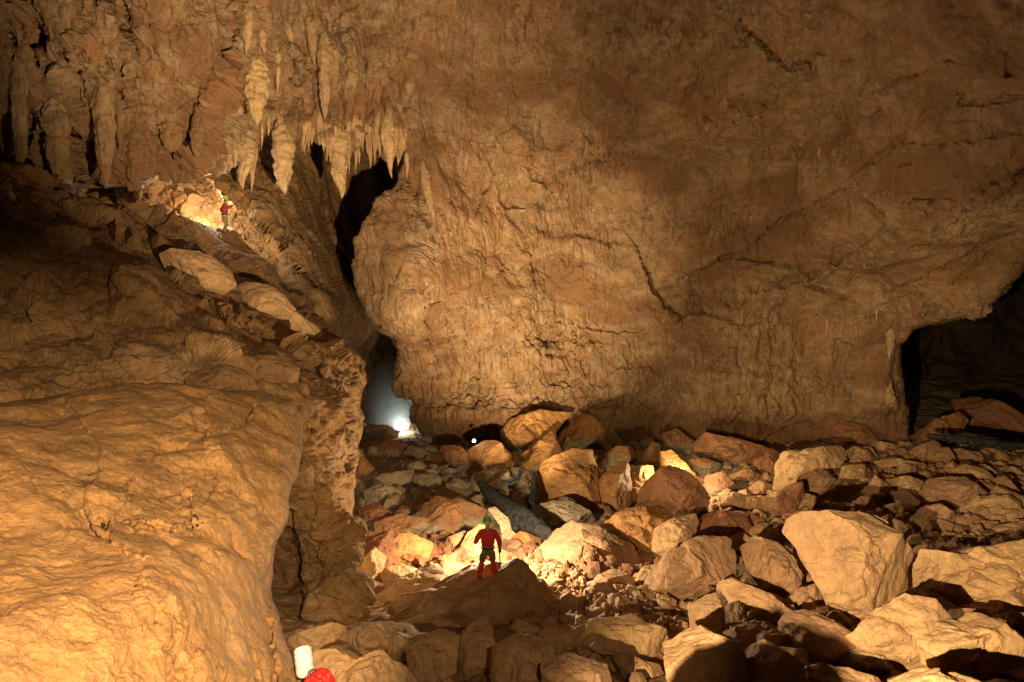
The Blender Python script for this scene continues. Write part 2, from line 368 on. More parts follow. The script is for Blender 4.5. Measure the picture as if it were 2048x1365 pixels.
wall_ctrl = [(-900, 400, 15), (-900, -400, 12), (0, 330, 25), (0, 0, 21), (0, -400, 14), (250, 360, 28), (250, 0, 23), (250, -400, 16), (440, 330, 31), (440, 100, 27), (520, 280, 33), (520, 0, 30), (650, 270, 34), (760, 280, 35), (700, 0, 33), (700, -400, 24),
             (740, 560, 35.5), (800, 440, 36), (790, 660, 36.5), (812, 730, 41.5), (860, 700, 40), (860, 880, 41.5), (1000, 860, 41), (1000, 500, 41), (1000, 200, 39), (1000, 0, 36), (1000, -400, 26), (1300, 860, 42), (1300, 500, 42), (1300, 200, 38), (1400, 0, 32), (1400, -400, 22),
             (1600, 860, 40), (1600, 600, 40), (1600, 350, 35), (1800, 860, 39), (1800, 650, 37), (1800, 400, 31), (1800, 200, 27), (1800, 0, 23), (2048, 530, 31), (2048, 300, 25), (2048, 0, 18), (2048, -400, 13), (2700, 380, 17), (2700, -400, 9)]
def wall_a(X, U, Vv, D):
    Xw = warped(X, 5, 1.3, 3)
    right = sstep(1200, 1600, U) * sstep(750, 500, Vv); roof = sstep(900, 640, U) * sstep(500, 260, Vv)
    a = fbm(Xw, (9, 9, 12), 3, 1) * (.7 - .3 * right)
    f, e = frac(warped(X, 4, .9, 9), (4.6, 4.6, 6.5), 5, .55, .22)
    a += f * (.9 + .1 * right) * (1 - .95 * roof)
    g3, e3 = frac(warped(X, 5, 1.0, 61), (7, 7, 4.5), 65, .6, .2)
    a += g3 * 1.5 * right + g3 * .5 * sstep(900, 1100, U) * (1 - right)
    # draperies of the roof: long vertical folds and hanging lobes, smooth diagonal mass between them
    smooth = blob(U, Vv, 370, 140, 110, 150) + .6 * blob(U, Vv, 300, 40, 90, 90)
    Q = warped(X, 3, .5, 21)
    fold = np.minimum(np.abs(noise(Q, (2.2, 2.2, 15), 31)) * 3, 1.3) - .8; fold2 = np.minimum(np.abs(noise(warped(X, 1.6, .2, 23), (.9, .9, 5), 33)) * 3, 1.2) - .7
    lobe = np.abs(noise(Q, (1.0, 1.0, 1.2), 35)) * 2.4 - .7
    rf = roof * (1 - .75 * np.clip(smooth, 0, 1))
    a += rf * (fold * 1.25 + fold2 * .5 + lobe * .14)
    a += .9 * blob(U, Vv, 390, 150, 90, 140) * roof
    # rounded bulge of the cliff beside the fissure
    a += .7 * blob(U, Vv, 800, 540, 75, 130) - .6 * blob(U, Vv, 850, 600, 30, 90)
    a += -.9 * blob(U, Vv, 1102, 676, 30, 13) + .35 * blob(U, Vv, 1090, 780, 110, 12)
    a += 1.3 * blob(U, Vv, 1000, 835, 220, 28) + 0.3 * blob(U, Vv, 1770, 790, 26, 50)
    a += -.5 * sstep(1180, 1240, U) * sstep(820, 850, Vv)
    # broad vertical buttresses low on the right
    a += .45 * (1 - np.abs(noise(warped(X, 3, .5, 27), (2.2, 2.2, 16), 29)) * 2) * sstep(520, 640, Vv) * sstep(1250, 1450, U)
    return a
def wall_b(X, U, Vv, D):
    roof = sstep(900, 640, U) * sstep(500, 260, Vv)
    right = sstep(1300, 1600, U) * sstep(650, 500, Vv)
    low = sstep(560, 720, Vv) * sstep(1500, 1250, U)
    mid = sstep(860, 960, U) * sstep(1350, 1150, U)
    f, e = frac(warped(X, 1.6, .45, 12), (1.7, 1.7, 2.6), 8, .6, .2)
    rub = .35 + .9 * sstep(-.1, .4, noise(X, 5, 77))
    a = f * .42 * rub * (1 - .9 * roof) - .05 * np.exp(-(e / .04) ** 2) * rub * (1 - roof)
    a += fbm(X, (1.6, 1.6, 2.8), 5, 15, gain=.6) * .13
    Q = warped(X, 1, .15, 41)
    rib = np.abs(noise(Q, (.55, .55, 3.6), 42)) * 3 - .8; rib2 = np.abs(noise(Q, (.24, .24, 1.6), 43)) * 3 - .8
    gate = np.clip(sstep(.0, .35, noise(X, (5, 5, 4), 44)) + roof + low * .8, 0, 1)
    a += (rib * .17 + rib2 * .10) * gate * (1 - .45 * right) * (1 - .45 * roof)
    a += roof * (.07 * fbm(X, (.5, .5, .6), 3, 47, gain=.6))
    # rows of short flowstone fringes: each row overhangs the one below
    tz = X[..., 2] / 2.1 + noise(X, (2.5, 2.5, 9), 48) * .9; st = tz - np.floor(tz); st = np.where(st < .8, st / .8, (1 - st) / .2)
    a += (.5 - st) * -.22 * gate * (1 - roof) * (1 - .6 * right)
    return a
def wall_c(X, U, Vv, D):
    right = sstep(1300, 1600, U) * sstep(650, 500, Vv)
    f, e = frac(warped(X, .6, .2, 14), (.6, .6, .8), 18, .7, .3)
    return f * .12 * (1 - .4 * right) * sstep(-.35, .25, noise(X, 3, 91)) + fbm(X, .5, 3, 19, gain=.7) * .045
wall_lines = [
    ([(470, 10), (470, 100), (448, 150), (408, 200), (398, 250)], 10, 2.0, 1.6), ([(235, 20), (250, 60), (290, 110), (240, 190), (215, 250)], 8, .8, -.6), ([(232, 0), (262, 55), (300, 50)], 6, .5, .3),
    ([(20, 60), (30, 180), (22, 250), (5, 300)], 8, 1.6, 0), ([(75, 70), (78, 150), (58, 200), (66, 300), (70, 350)], 9, 1.8, .3), ([(150, 260), (170, 300), (180, 345)], 7, 1.6, 0), ([(142, 120), (128, 165), (150, 190), (150, 240)], 4, .5, .2),
    ([(245, 150), (235, 210), (250, 290), (240, 330)], 5, .6, .2), ([(550, 255), (545, 300)], 5, .8, 0), ([(588, 120), (596, 160)], 6, 1.0, 0),
    ([(1490, 62), (1530, 88), (1545, 110), (1575, 142)], 6, 1.0, .5), ([(1575, 134), (1600, 128), (1622, 124), (1624, 150)], 3, .5, .2), ([(1672, 198), (1690, 186), (1760, 178), (1800, 160), (1835, 148)], 3, .35, .15),
    ([(1530, 205), (1580, 202), (1640, 198)], 6, .25, .35), ([(1900, 120), (1950, 122), (1985, 118)], 3, .35, .1), ([(1915, 190), (1930, 212), (1990, 210), (2040, 196)], 3, .35, .12),
    ([(1750, 310), (1800, 270), (1900, 268), (2048, 262)], 4, .25, .2), ([(1752, 312), (1800, 355), (1860, 365), (1940, 360), (2000, 335), (2060, 320)], 5, .35, .3),
    ([(1440, 520), (1530, 470), (1610, 412), (1690, 376), (1730, 395), (1775, 415), (1778, 440), (1735, 490), (1640, 545), (1560, 580)], 5, .5, .45),
    ([(1860, 550), (1930, 520), (1990, 490), (2048, 470)], 4, .35, .15), ([(1860, 480), (1930, 460), (2000, 440), (2060, 430)], 4, .35, .2), ([(1840, 590), (1900, 570), (1960, 530)], 4, .3, .15),
    ([(1040, 325), (1060, 345), (1085, 365), (1105, 385)], 4, .6, .3), ([(970, 290), (1000, 297), (1020, 300)], 3, .4, .3), ([(960, 285), (985, 340), (970, 380)], 3, .3, .2),
    ([(1025, 425), (1050, 475), (1060, 520), (1063, 545)], 3, .4, -.25), ([(830, 430), (826, 480), (815, 520), (812, 560)], 4, .5, .15), ([(730, 486), (780, 482), (815, 474)], 10, .9, .3), ([(822, 430), (838, 500), (826, 580), (850, 650)], 13, .9, -.5), ([(740, 560), (790, 552), (830, 560)], 6, .5, .2), ([(770, 640), (800, 630), (850, 618), (880, 600)], 7, .6, .35),
    ([(845, 690), (880, 688), (900, 678)], 6, .7, .5), ([(960, 770), (1010, 752), (1060, 752), (1090, 740), (1110, 748)], 5, .25, .4), ([(1068, 660), (1095, 652), (1125, 672), (1134, 695)], 4, .4, .4),
    ([(1330, 640), (1400, 670), (1430, 710), (1460, 750)], 5, .6, .3), ([(1180, 805), (1240, 790), (1280, 780)], 5, .6, .4), ([(1170, 720), (1172, 745)], 3, .5, .1),
    ([(1300, 560), (1330, 620), (1390, 660), (1420, 720)], 5, .5, -.4), ([(1390, 600), (1440, 700), (1470, 760)], 6, .5, .3)]
sheet("cave_wall", fringe, wall_ctrl, [wall_a, wall_b, wall_c], M['wall'], g=2.6, warp=(4, 30), R=26, roll=1.3, lines=wall_lines, seed=1, band=60, back=5,
      label="huge tan flowstone wall and roof of the chamber")
# --- recess behind the stalactites, with the ledge of the second caver and the fissure
recess = [(-100, 240), (860, 240), (900, 500), (900, 960), (600, 960), (380, 760), (200, 600), (-100, 500)]
recess_ctrl = [(-100, 300, 32), (200, 400, 35), (400, 330, 37), (480, 330, 38), (420, 470, 36), (520, 420, 37.5), (560, 560, 35), (590, 400, 40), (620, 520, 36), (650, 620, 34), (690, 360, 51), (700, 460, 50), (730, 330, 51),
               (655, 440, 46), (705, 560, 46), (715, 650, 44), (735, 700, 52), (780, 720, 56), (800, 800, 56), (760, 860, 54), (850, 700, 56), (850, 900, 56), (860, 300, 48), (640, 900, 40)]
def rec_a(X, U, Vv, D):
    f, e = frac(warped(X, 3, .8, 3), (2.6, 2.6, 5), 25, .6, .3)
    return fbm(warped(X, 3, .6, 13), (4, 4, 6), 3, 22) * .6 + f * .5
def rec_b(X, U, Vv, D):
    f, e = frac(warped(X, 1, .3, 4), (1.0, 1.0, 1.8), 27, .6, .3)
    led = blob(U, Vv, 480, 450, 110, 60)
    return f * (.15 + .12 * led) - .12 * np.exp(-(e / .06) ** 2) + fbm(X, (.9, .9, 1.4), 4, 24, ridged=True) * (.12 + .1 * led)
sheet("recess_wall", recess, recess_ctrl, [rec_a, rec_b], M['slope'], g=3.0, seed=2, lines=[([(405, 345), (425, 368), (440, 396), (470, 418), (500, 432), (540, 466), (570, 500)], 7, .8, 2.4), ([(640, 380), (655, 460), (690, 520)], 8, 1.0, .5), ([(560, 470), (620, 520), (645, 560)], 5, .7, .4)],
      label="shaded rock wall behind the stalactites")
# --- left slope with the pillar
slope = [(-900, 330), (0, 342), (60, 352), (120, 378), (170, 402), (240, 428), (330, 436), (400, 455), (432, 461), (470, 466), (505, 500), (545, 540), (570, 585), (620, 612), (655, 655), (700, 690), (716, 705), (727, 760), (724, 800), (727, 850), (716, 900), (712, 960), (707, 1020),
         (712, 1080), (704, 1150), (706, 1205), (690, 1240), (640, 1262), (560, 1300), (300, 1250), (-900, 1200)]
slope_ctrl = [(-900, 330, 13), (-900, 1200, 9), (0, 345, 22), (0, 480, 19.0), (0, 580, 17), (0, 640, 15.6), (0, 700, 14.2), (0, 800, 12), (150, 400, 24), (150, 580, 18.0), (150, 640, 16.3), (300, 460, 25.5), (300, 580, 18.8), (300, 650, 17), (300, 720, 15), (430, 480, 33.2), (380, 560, 23.5), (520, 530, 32.5), (500, 620, 24), (450, 760, 16.5), (600, 620, 28.5), (660, 670, 26.5),
              (560, 700, 21.5), (560, 780, 17.5), (620, 760, 19.5), (705, 720, 24.5), (715, 850, 22.5), (640, 850, 19.2), (660, 1000, 18.3), (700, 1000, 20), (650, 1200, 17.6), (630, 1100, 18.2), (615, 1210, 18.2), (610, 1000, 18.2), (570, 1200, 23), (556, 1120, 23), (300, 1100, 28)]
def slo_a(X, U, Vv, D):
    pil = sstep(560, 640, U) * sstep(700, 800, Vv)
    f, e = frac(warped(X, 2.5, .8, 33), (3.4, 3.4, 1.5), 35, .7, .35)
    f2, e2 = frac(warped(X, 2, .5, 34), (1.6, 1.6, 2.4), 37, .7, .3)
    return fbm(warped(X, 3, .5, 31), (4.5, 4.5, 2.2), 3, 32) * .5 * (1 - .5 * pil) + f * .36 * (1 - pil) + f2 * .24 * pil + pil * .4 * (np.abs(noise(X, (1.5, 1.5, 9), 133)) * 3 - .8) - .12 * np.exp(-(e / .06) ** 2) * (1 - pil)
def slo_bed(X, U, Vv, D):
    pil = sstep(540, 640, U) * sstep(680, 780, Vv)
    b = (X[..., 2] * .88 + X[..., 0] * .42 - X[..., 1] * .10) / 1.35 + noise(X, (4, 4, 3), 171) * 1.1 + noise(X, 1.2, 172) * .16
    t = b - np.floor(b); t = np.where(t > .16, 1 - (t - .16) / .84, t / .16)      # lip at the bottom of each bed
    k = .35 + .65 * (_r(np.floor(b).astype(np.int64), np.floor(b).astype(np.int64) * 0, np.floor(b).astype(np.int64) * 0, 5))
    b2 = (X[..., 2] * .88 + X[..., 0] * .40) / .42 + noise(X, 1.5, 173) * 1.2; t2 = b2 - np.floor(b2); t2 = np.where(t2 > .2, 1 - (t2 - .2) / .8, t2 / .2)
    return (1 - pil) * (.75 * t * (.6 + .4 * sstep(-.3, .3, noise(X, 5, 174))) + .12 * t2) - pil * 0
def slo_b(X, U, Vv, D):
    pil = sstep(560, 640, U) * sstep(700, 800, Vv)
    s = D / 25
    f, e = frac(warped(X, .9, .3, 36), (1.2, 1.2, .5), 38, .6, .3)
    a = f * .17 - .08 * np.exp(-(e / .06) ** 2)
    a += fbm(X, (.8, .8, .5), 4, 39, gain=.6) * .12
    g, e = frac(X, .34, 40, .7, .3)
    return a + g * .09 * (.6 + .4 * pil) + fbm(X, .25, 2, 141, gain=.7) * .02
slope_lines = [([(330, 510), (345, 560), (400, 600), (470, 650), (560, 690), (640, 740)], 8, 1.0, 1.0), ([(300, 500), (420, 520), (500, 560), (560, 600), (640, 680)], 6, .5, .6), ([(150, 395), (230, 425), (290, 445)], 9, .8, .5), ([(620, 860), (660, 900), (700, 940), (640, 950), (600, 930)], 7, .6, .3)]
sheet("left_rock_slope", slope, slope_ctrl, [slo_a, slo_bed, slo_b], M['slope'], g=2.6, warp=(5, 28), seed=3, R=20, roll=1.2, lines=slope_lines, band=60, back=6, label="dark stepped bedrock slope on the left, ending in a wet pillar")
# --- foreground left mass
near = [(-900, 900), (-100, 812), (0, 806), (120, 790), (250, 772), (400, 778), (520, 786), (585, 800), (606, 840), (605, 900), (596, 950), (574, 985), (577, 1030), (566, 1060), (548, 1095), (546, 1150), (539, 1190), (556, 1225), (570, 1290), (588, 1335), (600, 1400), (640, 1900), (-900, 1900)]
near_ctrl = [(-900, 900, 6), (-900, 1900, 2.8), (0, 806, 10.5), (0, 900, 8.2), (0, 1000, 7.0), (0, 1150, 5.6), (0, 1365, 4.6), (0, 1900, 3.4), (250, 772, 12.3), (250, 900, 9.6), (250, 1000, 8.0), (300, 1130, 6.6), (300, 1365, 5.4), (300, 1900, 3.9), (450, 900, 11.2), (450, 1030, 9.2), (450, 1200, 7.3), (590, 810, 15), (600, 900, 13.4),
             (575, 1000, 11.4), (546, 1150, 9.5), (540, 1200, 9.0), (575, 1300, 8.2), (595, 1380, 7.6), (500, 1365, 6.6), (630, 1900, 4.8)]
def nea_a(X, U, Vv, D):
    f, e = frac(warped(X, 1.6, .5, 53), (2.6, 2.6, 1.6), 55, .5, .2)
    return fbm(warped(X, 1.5, .35, 51), (2.4, 2.4, 1.7), 3, 52) * .30 + f * .10
def nea_b(X, U, Vv, D):
    f, e = frac(warped(X, .5, .16, 56), (.65, .65, .5), 58, .6, .2)
    cr = sstep(-.1, .3, noise(X, 1.1, 66))
    a = f * .075 - .035 * np.exp(-(e / .05) ** 2) * cr
    a += fbm(warped(X, .5, .1, 60), (.6, .6, .35), 4, 59) * .045
    g, e = frac(warped(X, .25, .08, 62), (.26, .26, .17), 63, .6, .3)
    return a + g * .045 * sstep(-.5, .3, noise(X, 1.2, 64)) + fbm(X, .12, 3, 61, gain=.7) * .016
near_lines = [([(425, 925), (432, 955), (428, 965)], 4, .35, .08), ([(375, 990), (380, 1010)], 4, .3, .05), ([(285, 1145), (282, 1175)], 4, .3, .05), ([(320, 1050), (350, 1058), (390, 1048)], 4, .12, .08), ([(290, 1235), (294, 1262)], 4, .2, 0),
              ([(505, 830), (480, 860), (360, 900)], 4, .15, .1), ([(90, 760), (200, 900), (160, 1020), (190, 1050)], 5, .12, .1), ([(255, 1000), (300, 920), (360, 860)], 3, .12, .08), ([(545, 1290), (548, 1365)], 6, .2, .1)]
sheet("foreground_rock_wall", near, near_ctrl, [nea_a, nea_b], M['near'], g=2.4, warp=(3.5, 30), seed=4, R=34, roll=1.2, lines=near_lines, band=60, back=8, mind=2.5, label="smooth folded tan rock wall filling the lower left")
# --- dark passage on the right
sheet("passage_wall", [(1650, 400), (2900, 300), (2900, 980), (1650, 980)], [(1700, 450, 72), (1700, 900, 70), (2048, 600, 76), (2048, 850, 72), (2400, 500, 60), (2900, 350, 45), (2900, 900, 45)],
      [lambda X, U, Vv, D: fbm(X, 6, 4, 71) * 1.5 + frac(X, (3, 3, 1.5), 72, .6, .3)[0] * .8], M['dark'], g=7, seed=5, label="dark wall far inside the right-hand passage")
# unseen rock added under the bottom edge, shaped to shade the lower-right boulders
_t = np.linspace(0, 1, 120); _a, _b = np.meshgrid(_t, _t)
_x = -.55 + _a * 4.2; _y = 2.6 + _b * 1.9; _top = -2.97 - .10 * _a - .6 * sstep(.24, .42, _a) - .13 * sstep(.0, .5, np.sin(_a * 9)) - .06 * np.sin(_a * 23 + 1) + .05 * noise(np.stack([_a * 9, _b, _b * 0], -1), .35, 4) + .04 * noise(np.stack([_a * 9, _b, _b * 0], -1), .12, 5)
_z = _top - 3.0 * (np.abs(_b - .5) * 2) ** 6 - 3.0 * (np.abs(_a - .5) * 2) ** 14 - .02 * np.sin(_b * 40 + _a * 31)
_i = np.arange(_x.size).reshape(_x.shape); _F = np.stack([_i[:-1, :-1], _i[:-1, 1:], _i[1:, 1:], _i[1:, :-1]], -1).reshape(-1, 4)
tag(np_mesh("shadow_ledge", np.stack([_x, _y, _z], -1).reshape(-1, 3), _F, M['tan']), "unseen rock ledge below the picture, added to shade the lower-right boulders", kind="structure")
# ------------------------------------------------------------------ floor
def floor_base(x, y):
    ky = np.array([0, 5.4, 6.4, 7.4, 9, 12, 16, 20, 26, 34, 42, 60, 90]); kz = np.array([-6.4, -5.8, -5.1, -5.45, -6.2, -7.5, -8.7, -9.6, -10.3, -10.6, -10.8, -11.2, -12])
    z = np.interp(y, ky, kz)
    z = z + .45 * sstep(.2, 1.2, x) * np.exp(-((y - 6.4) / .7) ** 2)  # unseen ridge added to the floor to cast shade on the lower right
    return z + 1.0 * sstep(4, 22, x) * sstep(8, 18, y) * sstep(48, 30, y)
def floor_full(x, y):
    Q = np.stack([x, y, np.zeros_like(x)], -1); z = floor_base(x, y)
    near_ = sstep(40, 10, y)
    f, e = facet(warped(Q, 2, .5, 81), 1.9, 82, .55, .4); z = z - .02 + f * .30
    f, e = facet(warped(Q, .8, .2, 83), .75, 84, .6, .4); z = z + f * .17
    f, e = facet(Q, .27, 85, .6, .4); z = z + f * .07 * near_
    return z + fbm(Q, 6, 3, 86) * .25 + fbm(Q, .3, 2, 88) * .03
rows = np.geomspace(4.5, 75, 560); cols = np.linspace(-1.25, 1.35, 640)
YY, KK = np.meshgrid(rows, cols, indexing='ij'); XX = KK * (YY + 1.5)
ZZ = floor_full(XX, YY); idx = np.arange(XX.size).reshape(XX.shape)
F = np.stack([idx[:-1, :-1], idx[:-1, 1:], idx[1:, 1:], idx[1:, :-1]], -1).reshape(-1, 4)
fl = np_mesh("cave_floor", np.stack([XX, YY, ZZ], -1).reshape(-1, 3), F, M['floor']); tag(fl, "rubble-covered cave floor between the boulders", kind="structure")
print("floor", round(time.time() - T0, 1))
def floor_depth(px, py):
    """view depth where the ray through the pixel meets the smooth floor"""
    d = np.linspace(5, 75, 900); P = at(np.full_like(d, px), np.full_like(d, py), d)
    below = P[:, 2] < floor_base(P[:, 0], P[:, 1])
    return float(d[np.argmax(below)]) if below.any() else 60.0
# ------------------------------------------------------------------ boulders
def cube_sphere(n):
    t = np.tan(np.linspace(-1, 1, n + 1) * math.pi / 4); A, B = np.meshgrid(t, t); one = np.ones_like(A)
    vs = []; fs = []; off = 0; idx = np.arange((n + 1) ** 2).reshape(n + 1, n + 1)
    for v in ((one, A, B), (-one, B, A), (B, one, A), (A, -one, B), (A, B, one), (B, A, -one)):
        vs.append(np.stack(v, -1).reshape(-1, 3)); fs.append(np.stack([idx[:-1, :-1], idx[:-1, 1:], idx[1:, 1:], idx[1:, :-1]], -1).reshape(-1, 4) + off); off += (n + 1) ** 2
    P = np.concatenate(vs); P /= np.linalg.norm(P, axis=1, keepdims=True); F = np.concatenate(fs)
    key = np.round(P * 1e5).astype(np.int64); _, first, inv = np.unique(key, axis=0, return_index=True, return_inverse=True)
    return P[first], inv.reshape(-1)[F]
_cs = {}
def sphere(n):
    if n not in _cs: _cs[n] = cube_sphere(n)
    return _cs[n]
def rock(name, poly, mat, label, cat, group=None, seed=0, d=None, thick=.8, facets=9, p=3.2, rough=1.0, tilt=(0, 0), basey=None, grow=1.15):
    """a boulder whose silhouette seen from the chamber's ledge follows poly; full 3-D body with fracture planes"""
    rs = np.random.RandomState(seed + 1000)
    Q = np.asarray(poly, float); lo, hi = Q.min(0), Q.max(0)
    A = 0; c = np.zeros(2)
    for i in range(len(Q)):
        a, b = Q[i], Q[(i + 1) % len(Q)]; k = a[0] * b[1] - b[0] * a[1]; A += k; c += (a + b) * k
    c = c / (3 * A)
    if d is None: d = floor_depth(c[0], (basey if basey else hi[1]) - 3)
    wpx, hpx = hi - lo; m = d / FPX; T = thick * .5 * math.sqrt(wpx * hpx) * m
    d = d + T * .12; m = d / FPX
    n = int(np.clip(max(wpx, hpx) / 3.0, 7, 84)); S, F = sphere(n)
    # polygon radius by angle
    th = np.linspace(-math.pi, math.pi, 361); Rr = np.zeros(361)
    for i in range(361):
        dx, dy = math.cos(th[i]), -math.sin(th[i]); best = 0
        for j in range(len(Q)):
            a = Q[j] - c; b = Q[(j + 1) % len(Q)] - c; e = b - a; den = dx * e[1] - dy * e[0]
            if abs(den) < 1e-9: continue
            t = (a[0] * e[1] - a[1] * e[0]) / den; s = (a[0] * dy - a[1] * dx) / den
            if t > 0 and -1e-6 <= s <= 1 + 1e-6: best = max(best, t)
        Rr[i] = best
    Rr[Rr == 0] = Rr.mean()
    Rr *= m * (grow if max(wpx, hpx) < 60 else (1.09 if max(wpx, hpx) < 130 else 1.03))
    x, y, z = S[:, 0], S[:, 1], S[:, 2]             # z towards the viewer
    ang = np.arctan2(y, x); sp = np.sqrt(x * x + y * y); R = np.interp(ang, th, Rr)
    r = 1 / ((sp / R) ** p + (np.abs(z) / T) ** p) ** (1 / p)
    body = S * r[:, None]
    # fracture planes on the sides that can be seen
    for k in range(facets):
        nz = rs.uniform(.42, .97); a = rs.uniform(-math.pi, math.pi) if k > 1 else (math.pi / 2 + rs.uniform(-.5, .5))
        nn = np.array([math.cos(a) * math.sqrt(1 - nz * nz), math.sin(a) * math.sqrt(1 - nz * nz), nz])
        h = body @ nn; H = h.max() * rs.uniform(.66, .93)
        over = h > H
        sc_ = np.where(over, H / np.maximum(h, 1e-6), 1)
        body = body * sc_[:, None]
    size = max(wpx, hpx) * m
    nrm = body / (np.linalg.norm(body, axis=1, keepdims=True) + 1e-9)
    o = seed * 13.7
    B = body + o
    f, e = frac(warped(B, size * .4, size * .06, 3), size * .33, 5 + seed % 7, .6, .3)
    amp = f * size * .058 + fbm(B, size * .45, 3, 7) * size * .02
    f, e = frac(warped(B, size * .15, size * .03, 4), (max(size * .11, .12), max(size * .11, .12), max(size * .06, .07)), 9, .6, .3)
    amp += (f * size * .034 + fbm(B, max(.1, size * .09), 4, 8, gain=.65) * size * .010) * rough
    front = np.clip(.35 + np.abs(nrm[:, 2]), .35, 1)
    body = body + nrm * (amp * front)[:, None]
    ctr = at(c[0], c[1], d)
    # viewer-facing frame at that place
    fw = -ctr / np.linalg.norm(ctr); rt = np.cross(CU, fw); rt = np.cross([0, 0, 1], fw); rt /= np.linalg.norm(rt)
    rt = CR - fw * (CR @ fw); rt /= np.linalg.norm(rt); up = np.cross(fw, rt)
    Wd = body[:, :1] * rt + body[:, 1:2] * up + body[:, 2:3] * fw
    ob = np_mesh(name, Wd, F, mat, smooth=(p < 3)); ob.location = ctr
    tag(ob, label, cat, group)
    return ob
def z1(p): return [(1448 + x * .4431, 760 + y * .4431) for x, y in p]
def z2(p): return [(1000 + x * .4431, 760 + y * .4431) for x, y in p]
def z3(p): return [(650 + x * .293, 650 + y * .293) for x, y in p]
T_, O_, U_, P_ = M['tan'], M['orange'], M['rust'], M['pale']
